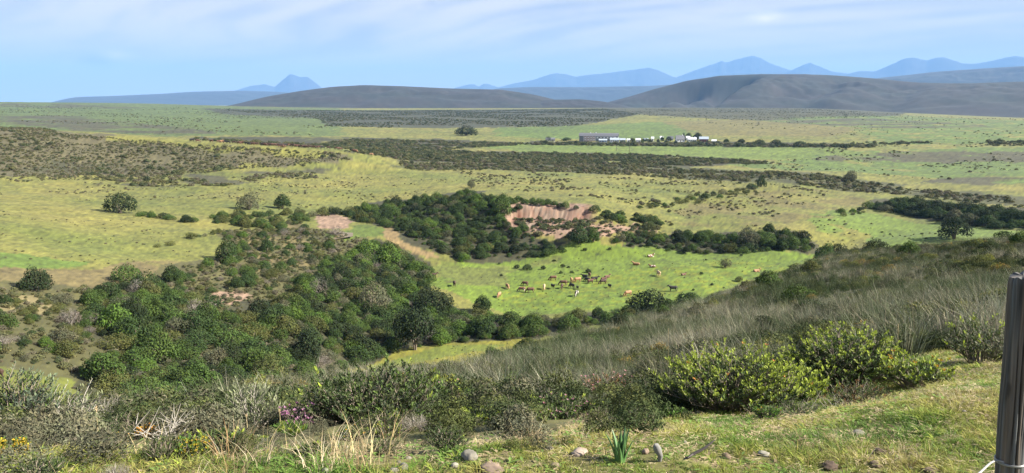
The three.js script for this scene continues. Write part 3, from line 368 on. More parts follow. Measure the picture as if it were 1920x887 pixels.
// trees and bushes that stand apart: foot pixel, width and height in pixels, kind of leaf
const lone = [
  [66, 543, 68, 43, 'deep', 'round dark tree alone at the lower edge of the left field', 'tree', CROWN[2]],
  [224, 398, 66, 36, 'deep', 'broad dark tree at the upper end of the left hedgerow', 'tree', CROWN[0]],
  [427, 491, 46, 40, 'dark', 'dark tree with a small shadow on the tan field corner', 'tree', CROWN[3]],
  [466, 394, 44, 32, 'grey', 'grey green round tree above the bushes of the left field', 'tree', LOOSE[0]],
  [530, 390, 36, 24, 'dark', 'dark low tree right of the grey green round tree', 'tree', CROWN[1]],
  [778, 656, 96, 72, 'deep', 'dark umbrella shaped tree on the small yellow meadow', 'tree', UMBRELLA[0]],
  [1789, 449, 66, 40, 'deep', 'large dark spreading tree standing on the right meadow', 'tree', CROWN[0]],
  [1595, 342, 30, 25, 'grey', 'grey green tree standing up from the long scrub band', 'tree', LOOSE[1]],
  [1427, 350, 18, 17, 'dark', 'small dark tree on the edge of the far yellow field', 'tree', CROWN[0]],
  [1410, 354, 24, 9, 'dark', 'low dark bush beside the small tree of the far field', 'bush', CROWN[3]],
  [1360, 501, 26, 17, 'grey', 'grey rounded bush alone on the green meadow', 'bush', LOOSE[2]],
  [1432, 521, 19, 13, 'grey', 'grey bush on the meadow nearest to the crest', 'bush', LOOSE[0]],
  [1386, 527, 20, 11, 'olive', 'pale thin bush low on the meadow near the crest', 'bush', LOOSE[1]],
  [1086, 455, 56, 29, 'dark', 'wide round bush at the foot of the red cliff', 'bush', CROWN[1]],
  [1113, 453, 28, 27, 'mid', 'narrow bush touching the wide one under the red cliff', 'bush', CROWN[2]],
  [1219, 592, 94, 46, 'deep', 'great dark dome of a tree at the lower meadow edge', 'tree', CROWN[0]],
  [1290, 572, 62, 26, 'dark', 'low dark tree right of the great dome at the lower meadow edge', 'tree', CROWN[2]],
  [938, 402, 48, 34, 'mid', 'green tree at the left end of the red cliff', 'tree', CROWN[3]],
  [884, 352, 20, 17, 'grey', 'grey tree on top of the knoll thicket', 'tree', LOOSE[1]],
  [700, 585, 72, 60, 'grey', 'grey green leaning tree in the middle of the gully', 'tree', LOOSE[2]],
  [812, 592, 84, 48, 'deep', 'very dark tree at the lower left corner of the meadow', 'tree', CROWN[3]],
  [905, 588, 44, 30, 'dark', 'dark small tree before the grazing cattle', 'tree', CROWN[1]],
  [575, 675, 84, 56, 'deep', 'large dark tree low in the gully thicket', 'tree', CROWN[2]],
  [690, 560, 60, 40, 'mid', 'green tree below the spoil bank', 'tree', CROWN[0]],
  [725, 500, 64, 38, 'fresh', 'bright green tree at the pond end of the spoil bank', 'tree', CROWN[1]],
  [690, 486, 56, 32, 'fresh', 'second bright green tree right below the pond', 'tree', CROWN[3]],
  [1545, 500, 48, 42, 'mid', 'leafy tree half hidden behind the crest at the meadow end', 'tree', CROWN[2]],
  [1570, 485, 44, 28, 'deep', 'dark tree behind the leafy one at the meadow end', 'tree', CROWN[0]],
  [1404, 462, 50, 34, 'grey', 'grey green tree in front of the meadow edge thicket', 'tree', LOOSE[0]],
  [320, 528, 44, 30, 'dark', 'dark bush at the top of the gully under the tan field', 'bush', CROWN[1]],
  [235, 530, 60, 32, 'mid', 'green bush clump under the tan field', 'bush', CROWN[0]],
  [500, 470, 26, 24, 'dark', 'small dark bush on the stony corner above the gully', 'bush', CROWN[2]],
  [874, 254, 46, 15, 'deep', 'dark oval clump of trees on the far plain left of the barn', 'tree', CROWN[3]],
  [170, 614, 44, 24, 'ash', 'bare grey twiggy bush on the left slope', 'bush', TWIGGY[0]],
  [600, 560, 60, 34, 'ash', 'pale bare dead bush above the gully thicket', 'bush', TWIGGY[1]],
  [630, 440, 40, 16, 'ash', 'grey leafless bush at the edge of the pond', 'bush', TWIGGY[0]],
];
lone.forEach(([px, py, w, h, kind, label, cat, geo], i) => { const q = at(px, py, 75), m = q.r * 1.02 / FOCAL / Math.cos(Math.atan((px - 960) / FOCAL)) * Math.cos(q.a) ** 2; tag(bushThing(cat === 'tree' ? 'tree' : 'bush', q.x, q.z, w * m / 2 * 1.06, h * m * 1.12, kind, (i * 0.37) % 1, i * 1.3, geo, geo === UMBRELLA[0] ? TALLTRUNK : undefined), label, cat); });
{ // low dark bushes dotted over the meadow
  const spots = [[969, 503, 13], [988, 507, 19], [1019, 506, 12], [1055, 503, 11], [1052, 514, 9], [1066, 504, 7], [1072, 513, 8], [1103, 511, 14], [1097, 470, 10], [1143, 468, 8], [1039, 491, 7], [936, 496, 7], [1324, 487, 5], [1335, 536, 8], [1390, 480, 6], [1357, 541, 5], [1131, 506, 5], [1300, 545, 6], [1315, 514, 8], [940, 518, 7]];
  const sides = [[0, 1040, 'left of the cattle'], [1040, 1150, 'behind the cattle'], [1150, 1960, 'right of the cattle']], count = [0, 0, 0]; spots.sort((p, q) => p[0] - q[0]);
  spots.forEach(([px, py, w], i) => { const k = sides.findIndex((s) => px < s[1]), q = at(px, py, 150), R = w * q.r / FOCAL / 2 * 1.1; tag(bushThing('meadow_bush', q.x, q.z, R, R * 1.1, i % 3 ? 'deep' : 'dark', (i * 0.31) % 1, i), NTH[count[k]++] + ' of the low dark cushion bushes on the meadow ' + sides[k][2], 'bush', 'low dark bushes on the meadow'); });
}
{
  const r = rng(717), P = [], hue = ['dark', 'deep', 'mid', 'olive', 'grey'], where = [[-0.3, 0.02, 'low on the slope left of centre'], [0.02, 0.2, 'on the slope below the meadow'], [0.2, 0.36, 'on the slope in the middle right'], [0.36, 0.7, 'on the upper slope at right']], sets = new Map();
  for (let i = 0; i < 900 && P.length < 84; i++) { const a = lerp(-0.2, 0.62, r() ** 0.8), cr = [[-0.2, 22], [0, 44], [0.2, 62], [0.36, 86], [0.62, 100]], k = Math.max(0, cr.findIndex((q) => a < q[0]) - 1), lim = lerp(cr[k][1], cr[k + 1][1], (a - cr[k][0]) / (cr[k + 1][0] - cr[k][0])), d = lerp(14, lim, r() ** 0.8), x = Math.sin(a) * d, z = -Math.cos(a) * d; if (P.some((p) => Math.hypot(p[0] - x, p[1] - z) < 1.6)) continue; P.push([x, z, a, d, hue[Math.floor(r() * 5)]]); }
  P.sort((p, q) => p[2] - q[2]);
  for (const p of P) { const w = where.find((q) => p[2] >= q[0] && p[2] < q[1])[2], key = COLOUR[p[4]] + '|' + w; if (!sets.has(key)) sets.set(key, []); sets.get(key).push(p); }
  for (const [key, l] of sets) { const [col, w] = key.split('|'); l.forEach(([x, z, a, d, kind], i) => { const R = lerp(0.35, 1.15, r() ** 1.5) * lerp(0.6, 1.15, sst(14, 70, d)), s = r(); tag(bushThing('slope_bush', x, z, R, R * lerp(0.8, 1.3, r()), kind, s, r() * 6.28), l.length > 12 || l.length === 1 ? col + ' bush ' + w : NTH[i] + ' of the ' + col + ' bushes ' + w, 'bush', col + ' bushes ' + w); }); }
}
// ---------------------------------------------------------------- far scrub and the small bushes of the fields: masses
const FARLEAF = [leafMat(0.066, 0.086, 0.036, 0.25), leafMat(0.105, 0.110, 0.048, 0.25), leafMat(0.14, 0.128, 0.082, 0.25)];
function scrub(label, pts, gap, lo, hi, mix, keep, seed, o = {}) { const list = sow(pts, gap, clumped(bush(lo, hi, mix, keep, o.tall ?? 0.8), o.scale ?? 0.02, o.share ?? 2, seed), seed, o.from ?? 100); FARLEAF.forEach((m, k) => many('scrub', ['dark', 'olive', 'grey'][k] + ' ' + label, FARBUSH[k], m, list.filter((b) => b.kind === k))); }
const DK = [[0, 5], [1, 3], [2, 1]], OL = [[0, 2], [1, 4], [2, 2]], GR = [[0, 1.2], [1, 3], [2, 4]];
scrub('scrub in the long band across the valley', [[740, 303], [950, 304], [1200, 308], [1440, 324], [1640, 344], [1800, 362], [1980, 386], [1980, 402], [1900, 388], [1700, 366], [1480, 344], [1200, 330], [950, 320], [760, 318]], 2.6, 0.5, 2.1, OL, 0.8, 201, { share: 0.80, scale: 0.03 });
scrub('scrub in the band below the farm', [[640, 286], [800, 282], [1000, 287], [1200, 291], [1440, 303], [1430, 309], [1200, 310], [1000, 307], [800, 303]], 2.8, 0.8, 2.6, DK, 0.85, 202, { share: 0.85, scale: 0.03 });
scrub('scrub behind the walking herd', [[360, 262], [660, 262], [860, 265], [1000, 270], [870, 278], [700, 284], [560, 276]], 3.4, 1.0, 2.8, DK, 0.8, 203, { share: 0.72, scale: 0.03 });
scrub('hedge bushes around the farm', [[1000, 268], [1320, 269], [1640, 273], [1640, 278], [1320, 275], [1000, 272]], 4.0, 1.2, 4.4, DK, 0.75, 204);
scrub('bushes on the far dark rise', [[400, 204], [1130, 204], [1200, 214], [1080, 236], [900, 240], [800, 241], [610, 237], [600, 224]], 8, 0.8, 2.6, DK, 0.85, 205, { share: 0.66, scale: 0.006 });
scrub('bushes on the far right plain', [[1130, 205], [1500, 204], [1980, 224], [1980, 262], [1640, 262], [1400, 240], [1240, 222]], 14, 0.6, 2.0, OL, 0.45, 206, { share: 0.42, scale: 0.008 });
scrub('bushes on the middle right plain', [[1440, 268], [1980, 262], [1980, 345], [1700, 334], [1440, 318], [1360, 310], [1560, 290]], 5, 0.4, 1.6, OL, 0.55, 207, { share: 0.40, scale: 0.016 });
scrub('tree bushes in dark streaks on the right plain', [[1560, 268], [1980, 264], [1980, 274], [1560, 276]], 5.5, 1.5, 3.6, DK, 0.8, 208, { share: 0.5, scale: 0.01 });
scrub('scrub on the far olive rise', [[1130, 205], [1500, 204], [1700, 214], [1640, 220], [1400, 226], [1200, 216]], 11, 0.7, 1.9, OL, 0.7, 222, { share: 0.6, scale: 0.006 });
scrub('bushes on the far left plain', [[0, 198], [600, 206], [640, 256], [340, 254], [0, 234]], 11, 0.6, 1.9, OL, 0.6, 209, { share: 0.42, scale: 0.006 });
scrub('small bushes on the bare left hill', [[-60, 240], [110, 249], [350, 270], [480, 278], [640, 289], [660, 300], [440, 318], [240, 340], [-60, 338]], 1.5, 0.2, 1.1, OL, 0.85, 210, { share: 0.84, scale: 0.045 });
scrub('larger bushes on the bare left hill', [[-60, 244], [110, 252], [350, 272], [640, 289], [660, 302], [460, 340], [240, 346], [-60, 338]], 5, 1.0, 2.3, DK, 0.6, 211, { share: 0.48, scale: 0.02 });
scrub('scrub streaks at the foot of the left hill', [[240, 336], [420, 334], [520, 326], [640, 320], [640, 330], [430, 350], [240, 350]], 2.6, 0.7, 1.7, OL, 0.75, 212, { share: 0.6, scale: 0.03 });
scrub('low scrub dotted on the left bench', [[-60, 335], [240, 345], [640, 332], [860, 330], [1000, 335], [700, 378], [400, 400], [200, 380], [-60, 370]], 1.9, 0.12, 0.7, GR, 0.5, 213, { share: 0.44, scale: 0.04 });
scrub('low scrub dotted on the middle field', [[860, 322], [1200, 330], [1440, 345], [1560, 360], [1440, 430], [1250, 425], [1240, 390], [1000, 372], [900, 350]], 2.3, 0.15, 1.2, GR, 0.6, 214, { share: 0.44, scale: 0.035 });
scrub('low scrub on the left tan field', [[-60, 400], [240, 400], [420, 440], [400, 480], [200, 498], [-60, 512]], 1.6, 0.08, 0.4, GR, 0.35, 215, { share: 0.42, scale: 0.05 });
scrub('undergrowth of the left slope', [[-60, 556], [160, 540], [330, 505], [430, 480], [410, 430], [600, 430], [690, 450], [640, 560], [560, 720], [300, 790], [100, 760], [150, 700], [-60, 690]], 1.3, 0.3, 0.95, OL, 0.8, 216, { from: 60 });
scrub('small tussocks on the grazed meadow', [[840, 500], [1060, 482], [1160, 460], [1400, 478], [1530, 480], [1460, 540], [1310, 570], [1180, 578], [960, 590], [820, 535]], 1.9, 0.10, 0.3, OL, 0.45, 217, { share: 0.5, scale: 0.05 });
scrub('tussocks on the small yellow meadow', [[660, 685], [830, 644], [1000, 630], [900, 690], [700, 705]], 1.1, 0.08, 0.25, OL, 0.5, 218, { share: 0.6, scale: 0.06 });
scrub('bushes along the rim of the red cliff', [[965, 410], [1110, 410], [1150, 418], [1110, 426], [965, 420]], 1.5, 0.4, 1.6, DK, 0.9, 219);
scrub('bushes on the foot and ledge of the red cliff', [[940, 430], [1000, 424], [1110, 422], [1240, 424], [1240, 440], [1130, 448], [1000, 446]], 1.7, 0.4, 2.0, DK, 0.85, 221);
scrub('small bushes on the right meadow', [[1520, 410], [1620, 400], [1740, 424], [1860, 440], [1640, 466], [1540, 462]], 4, 0.3, 0.8, DK, 0.5, 220, { share: 0.5 });

// ---------------------------------------------------------------- cattle
function bodyGeo(bones, box, res) {                                                          // tapered bones joined into one skin
  const mc = new MarchingCubes(res, new THREE.MeshStandardMaterial(), false, false, 60000), h = res / 2, [x0, y0, z0, sz] = box; mc.isolation = 0;
  for (let k = 0; k < res; k++) for (let j = 0; j < res; j++) for (let i = 0; i < res; i++) {
    const X = x0 + ((i - h) / h) * sz, Y = y0 + ((j - h) / h) * sz, Z = z0 + ((k - h) / h) * sz; let acc = 0; const kk = 28;
    for (const [a, b, ra, rb] of bones) { const dx = b[0] - a[0], dy = b[1] - a[1], dz = b[2] - a[2], t = clamp(((X - a[0]) * dx + (Y - a[1]) * dy + (Z - a[2]) * dz) / (dx * dx + dy * dy + dz * dz || 1)), d = Math.hypot(X - a[0] - dx * t, Y - a[1] - dy * t, Z - a[2] - dz * t) - lerp(ra, rb, t); acc += Math.exp(-kk * clamp(d, -0.6, 0.8)); }
    mc.field[i + j * res + k * res * res] = Math.log(acc) / kk;
  }
  mc.update(); const n = mc.count, p = new Float32Array(n * 3), q = new Float32Array(n * 3);
  for (let i = 0; i < n; i++) { p[i * 3] = x0 + mc.positionArray[i * 3] * sz; p[i * 3 + 1] = y0 + mc.positionArray[i * 3 + 1] * sz; p[i * 3 + 2] = z0 + mc.positionArray[i * 3 + 2] * sz; }
  let g = new THREE.BufferGeometry(); g.setAttribute('position', new THREE.BufferAttribute(p, 3)); g = mergeVertices(g, 1e-4); g.computeVertexNormals(); return g;
}
const TRUNKBONES = [[[-0.72, 1.08, 0], [0.5, 1.06, 0], 0.29, 0.31], [[-0.5, 0.95, 0], [0.3, 0.92, 0], 0.32, 0.32], [[-0.86, 1.2, 0], [-0.6, 1.2, 0], 0.16, 0.2], [[0.5, 1.22, 0], [0.4, 1.2, 0], 0.16, 0.2]];
const LEGS = [[0.52, 1], [0.52, -1]].flatMap(([x, s]) => [[[x, 0.9, 0.17 * s], [x + 0.03, 0.45, 0.16 * s], 0.13, 0.068], [[x + 0.03, 0.45, 0.16 * s], [x + 0.02, 0.04, 0.16 * s], 0.066, 0.052]]).concat([1, -1].flatMap((s) => [[[-0.72, 1.0, 0.18 * s], [-0.6, 0.66, 0.19 * s], 0.2, 0.1], [[-0.6, 0.66, 0.19 * s], [-0.8, 0.42, 0.18 * s], 0.09, 0.068], [[-0.8, 0.42, 0.18 * s], [-0.77, 0.04, 0.18 * s], 0.064, 0.052]]));
const TAIL = [[[-1.0, 1.2, 0], [-1.08, 0.85, 0], 0.045, 0.035], [[-1.08, 0.85, 0], [-1.07, 0.45, 0], 0.032, 0.05]];
const headBones = (x, y, tx, ty) => [[[x, y, 0], [lerp(x, tx, 0.45), lerp(y, ty, 0.45), 0], 0.135, 0.115], [[lerp(x, tx, 0.45), lerp(y, ty, 0.45), 0], [tx, ty, 0], 0.11, 0.075], [[x - 0.02, y + 0.02, 0.1], [x - 0.06, y, 0.27], 0.05, 0.03], [[x - 0.02, y + 0.02, -0.1], [x - 0.06, y, -0.27], 0.05, 0.03], [[x, y + 0.1, 0.07], [x + 0.05, y + 0.2, 0.2], 0.03, 0.015], [[x, y + 0.1, -0.07], [x + 0.05, y + 0.2, -0.2], 0.03, 0.015]];
const COWBOX = [0.1, 0.85, 0, 1.55];
const COWGEO = {
  graze: bodyGeo([...TRUNKBONES, ...LEGS, ...TAIL, [[0.6, 1.08, 0], [1.08, 0.62, 0], 0.24, 0.13], [[0.7, 0.9, 0], [1.0, 0.58, 0], 0.12, 0.08], ...headBones(1.12, 0.55, 1.3, 0.13)], COWBOX, 64),
  stand: bodyGeo([...TRUNKBONES, ...LEGS, ...TAIL, [[0.6, 1.1, 0], [1.0, 1.42, 0], 0.25, 0.14], ...headBones(1.06, 1.48, 1.46, 1.25)], COWBOX, 64),
  lie: bodyGeo([[[-0.72, 0.42, 0.05], [0.5, 0.42, 0], 0.31, 0.31], [[-0.5, 0.32, 0.05], [0.3, 0.32, 0], 0.33, 0.32], [[0.5, 0.5, 0], [0.9, 0.84, 0.05], 0.22, 0.14], [[0.5, 0.22, 0.2], [0.85, 0.1, 0.28], 0.11, 0.06], [[0.85, 0.1, 0.28], [0.5, 0.07, 0.36], 0.06, 0.05], [[-0.7, 0.3, 0.25], [-0.2, 0.16, 0.42], 0.18, 0.09], [[-0.2, 0.16, 0.42], [-0.6, 0.07, 0.5], 0.08, 0.05], [[-1.0, 0.5, 0], [-1.1, 0.1, 0.1], 0.04, 0.03], ...headBones(0.96, 0.92, 1.34, 0.74)], [0.1, 0.5, 0.05, 1.5], 56),
};
function coat(geo, fn) { const g = geo.clone(), p = g.attributes.position, c = new Float32Array(p.count * 3); for (let i = 0; i < p.count; i++) { const o = fn(p.getX(i), p.getY(i), p.getZ(i)); c.set(o, i * 3); } g.setAttribute('color', new THREE.BufferAttribute(c, 3)); return g; }
const HIDE = {
  tan: (x, y, z) => { const n = 1 + 0.25 * n2(x * 3, y * 3 + z); return [0.30 * n, 0.165 * n, 0.085 * n]; }, pale: (x, y, z) => { const n = 1 + 0.2 * n2(x * 3, y * 3 + z); return [0.44 * n, 0.30 * n, 0.18 * n]; },
  red: (x, y, z) => { const n = 1 + 0.3 * n2(x * 3, y * 3 + z); return [0.105 * n, 0.050 * n, 0.031 * n]; }, brown: (x, y, z) => { const n = 1 + 0.3 * n2(x * 3, y * 3 + z); return [0.055 * n, 0.028 * n, 0.019 * n]; },
  black: (x, y, z) => { const n = 1 + 0.3 * n2(x * 3, y * 3 + z); return [0.018 * n, 0.016 * n, 0.015 * n]; }, pied: (x, y, z) => (n2(x * 2.2 + 4, z * 3 + y * 1.4) > 0.24 ? [0.6, 0.57, 0.52] : [0.02, 0.018, 0.016]),
  saddle: (x, y, z) => (n2(x * 2 + 1, y * 2.4) > 0.22 ? [0.42, 0.38, 0.33] : [0.15, 0.06, 0.03]),
};
const COATED = {}, COWMAT = new THREE.MeshStandardMaterial({ roughness: 0.75, vertexColors: true });
function cow(px, py, pose, hide, turn, label, grp, from = 150, size = 1) { const key = pose + hide, q = at(px, py, from); COATED[key] ??= coat(COWGEO[pose], HIDE[hide]); const m = mesh('cow', COATED[key], COWMAT); m.position.set(q.x, q.y - 0.01, q.z); m.rotation.y = turn; m.scale.setScalar(size); return tag(m, label, 'cow', grp); }
const HN = { tan: 'tan', pale: 'pale cream', red: 'red brown', brown: 'dark brown', black: 'black', pied: 'black and white', saddle: 'brown and white' }, PN = { graze: 'grazing', stand: 'standing', lie: 'lying' };
// heading: 0 right, PI left, PI/2 away, -PI/2 towards us; pixel position in the photograph's close view of the meadow
const HERD = [
  [383, 276, 'graze', 'tan', -1.9, 'nearest the trees at the lower left of the herd', 1.05], [428, 231, 'graze', 'tan', -1.2, 'alone left of the main herd', 1.0], [503, 244, 'graze', 'saddle', 2.9, 'with its head down left of the pair', 1], [520, 216, 'graze', 'red', 2.7, 'behind the brown and white one at the left of the herd', 1], [548, 250, 'graze', 'red', 3.2, 'seen from the side at the front left of the herd', 1.1], [622, 233, 'graze', 'pale', -1.6, 'turned towards us between the left pair and the herd', 1], [668, 187, 'graze', 'red', 3.3, 'at the back of the herd turned left', 1.08], [668, 229, 'stand', 'black', -1.2, 'by itself left of the close group', 0.95],
  [722, 212, 'graze', 'red', 3.0, 'at the left end of the close group', 1.08], [716, 229, 'graze', 'brown', -1.8, 'in front of the red one of the close group', 0.95], [768, 227, 'graze', 'black', 2.2, 'in the middle front of the close group', 1.05], [766, 196, 'stand', 'tan', -1.6, 'half behind another tan one in the close group', 1], [797, 195, 'graze', 'tan', 3.5, 'with its side lit in the centre of the herd', 1.1], [799, 233, 'stand', 'black', -1.4, 'small and just right of the front black one', 0.7], [792, 272, 'graze', 'pied', -1.9, 'nearest to us below the herd', 1.1],
  [836, 176, 'stand', 'black', 2.8, 'beside a dark bush at the back of the herd', 1], [862, 168, 'stand', 'red', -1.5, 'at the very back of the right group', 1], [850, 190, 'graze', 'black', 2.4, 'in the thick of the right group', 1], [868, 198, 'stand', 'red', 0.3, 'at the front of the right group', 1], [890, 187, 'stand', 'black', 0.1, 'standing long side on in the right group', 1.1], [932, 201, 'graze', 'brown', 3.4, 'at the right front of the right group', 1.05], [940, 188, 'stand', 'red', 0.2, 'behind the dark one at the right of the right group', 1], [956, 167, 'lie', 'red', 0.4, 'at the far right behind the right group', 1], [969, 222, 'stand', 'black', -1.3, 'small and alone right of the right group', 0.85],
  [1064, 265, 'graze', 'tan', 3.6, 'alone in the lower middle of the meadow with a shadow', 1.15], [1303, 240, 'stand', 'black', 3.1, 'alone on the right half of the meadow', 1.15], [1228, 157, 'graze', 'pale', 1.7, 'grazing right of centre at the middle height', 1.15], [1185, 64, 'lie', 'saddle', 0.3, 'highest up on the meadow', 1.2], [1107, 106, 'lie', 'tan', 2.8, 'on the upper meadow left of the other resting ones', 1.2], [1194, 118, 'lie', 'saddle', 3.0, 'beneath the highest resting one', 1.1], [1678, 220, 'stand', 'brown', -1.5, 'close to the crest at the far right of the meadow', 1.1], [1746, 140, 'lie', 'tan', 0.2, 'at the far right beside a grey bush', 1.1], [1360, 158, 'lie', 'red', 0.4, 'small on the right half among low bushes', 0.9],
  [147, 222, 'stand', 'brown', -1.4, 'at the left meadow margin beside thin bushes', 1.1], [36, 170, 'stand', 'brown', 0.2, 'half hidden by a thin bush at the left margin', 1.1],
];
for (const [cx, cy, pose, hide, turn, where, size] of HERD) cow(800 + cx / 2.8235, 460 + cy / 2.8235, pose, hide, turn, HN[hide] + ' cow ' + PN[pose] + ' ' + where, 'cattle on the green meadow', 150, size);
cow(97, 797, 'graze', 'tan', 1.35, 'tan cow in the gap left of the gully behind the white branched bush', undefined, 40, 0.95);
cow(-3, 712, 'graze', 'brown', 2.6, 'dark red brown cow cut by the left edge on the grassy patch', undefined, 60, 0.85);
{ // the long line walking along the ridge at the left
  const r = rng(909), line = [[125, 112, 'black'], [135, 113, 'black'], [185, 122, 'red'], [322, 130, 'red'], [392, 137, 'red'], [412, 140, 'tan'], [425, 141, 'red'], [455, 144, 'black'], [488, 146, 'black'], [545, 149, 'brown'], [590, 153, 'red'], [606, 155, 'red'], [622, 152, 'red'], [668, 158, 'black'], [690, 158, 'black'], [706, 160, 'brown'], [730, 160, 'red'], [752, 161, 'brown'], [770, 163, 'brown']];
  for (let x = 822; x < 1120; x += 15) line.push([x + r() * 6, lerp(170, 184, (x - 820) / 300) + r() * 4, ['brown', 'brown', 'red', 'black'][Math.floor(r() * 4)]]);
  for (const x of [1000, 1022, 1040]) line.push([x, 190, 'red']);
  for (const [x, h] of [[1138, 'brown'], [1156, 'red'], [1175, 'red'], [1200, 'brown'], [1215, 'red'], [1232, 'brown'], [1250, 'red'], [1268, 'brown'], [1300, 'brown'], [1322, 'red'], [1340, 'brown'], [1366, 'red'], [1385, 'red'], [1420, 'black'], [1480, 'brown'], [1560, 'red'], [1585, 'red'], [1598, 'brown'], [1738, 'red'], [1752, 'tan'], [1905, 'tan']]) line.push([x, lerp(190, 226, (x - 1130) / 640) - 2 + r() * 3, h]);
  for (const [cx, cy, hide] of line) { const px = 340 + cx / 5.333, q = on(px, 496 - (cy > 188 && cx < 1060 ? 9 : 0) + 3 * r()), m = cow(px, 300, r() < 0.25 ? 'stand' : 'graze', hide, (r() < 0.8 ? 0 : Math.PI) + (r() - 0.5) * 0.9, HN[hide] + ' cow in the long line strung out along the left ridge', HN[hide] + ' cattle walking along the ridge', 300, 1.2); m.position.set(q.x, q.y - 0.01, q.z); }
}
// ---------------------------------------------------------------- the farm
const WALL = { white: std(0.85, 0.85, 0.83, { vertexColors: false }), brick: std(0.42, 0.28, 0.25, { vertexColors: false }), dim: std(0.22, 0.23, 0.24, { vertexColors: false }), band: std(0.72, 0.70, 0.66, { vertexColors: false }), blue: std(0.36, 0.43, 0.50, { vertexColors: false }), roofdark: std(0.11, 0.113, 0.125, { vertexColors: false, roughness: 0.6 }), roofblue: std(0.34, 0.39, 0.45, { vertexColors: false, roughness: 0.5 }), roofpale: std(0.62, 0.65, 0.68, { vertexColors: false, roughness: 0.5 }), roofred: std(0.24, 0.10, 0.085, { vertexColors: false }), glass: std(0.02, 0.025, 0.03, { vertexColors: false, roughness: 0.15 }), door: std(0.10, 0.09, 0.08, { vertexColors: false }) };
function box(name, w, h, d, x, y, z, m, parent) { const b = mesh(name, new THREE.BoxGeometry(w, h, d), m, parent); b.position.set(x, y, z); return b; }
function gableWall(w, h, d, rise, m, parent) { const s = new THREE.Shape([[-d / 2, 0], [d / 2, 0], [d / 2, h], [0, h + rise], [-d / 2, h]].map((p) => new THREE.Vector2(...p))), g = new THREE.ExtrudeGeometry(s, { depth: w, bevelEnabled: false }); g.rotateY(Math.PI / 2); g.translate(-w / 2, 0, 0); return mesh('wall', g, m, parent); }
function gableRoof(w, h, d, rise, m, parent, over = 0.35, thick = 0.18) { const k = over * rise / (d / 2), s = new THREE.Shape([[-d / 2 - over, h - k + 0.02], [0, h + rise + 0.02], [d / 2 + over, h - k + 0.02], [d / 2 + over, h - k + thick], [0, h + rise + thick + 0.05], [-d / 2 - over, h - k + thick]].map((p) => new THREE.Vector2(...p))), g = new THREE.ExtrudeGeometry(s, { depth: w + over * 2, bevelEnabled: false }); g.rotateY(Math.PI / 2); g.translate(-w / 2 - over, 0, 0); return mesh('roof', g, m, parent); }
function house(px, py, wpx, dep, hpx, rise, wall, roof, label, cat, turn = 0, o = {}) {
  const q = at(px, py, 800), m = q.r * Math.cos(q.a) / FOCAL, w = wpx * m * 0.92, h = hpx * m * 1.1, g = group(o.name ?? 'farm_house', q.x, q.y - 0.2, q.z - dep / 2, -q.a + turn);
  gableWall(w, h, dep, rise, WALL[wall], g); const rf = gableRoof(w, h, dep, rise, WALL[roof], g); if (o.chimney) box('chimney', 0.7, 1.4, 0.7, w * 0.3, h + rise + 0.4, 0, WALL.white, rf);
  const nw = o.windows ?? 3; for (let i = 0; i < nw; i++) { const x = lerp(-w / 2, w / 2, (i + 0.5) / nw); if (i === (o.door ?? 1)) box('door', 1.1, 2.1, 0.1, x, 1.25, dep / 2 + 0.04, WALL.door, g); else { const f = box('window', 1.3, 1.2, 0.1, x, h * 0.55, dep / 2 + 0.03, WALL.white, g); box('pane', 1.1, 1.0, 0.06, 0, 0, 0.04, WALL.glass, f); } }
  tag(g, label, cat); return g;
}
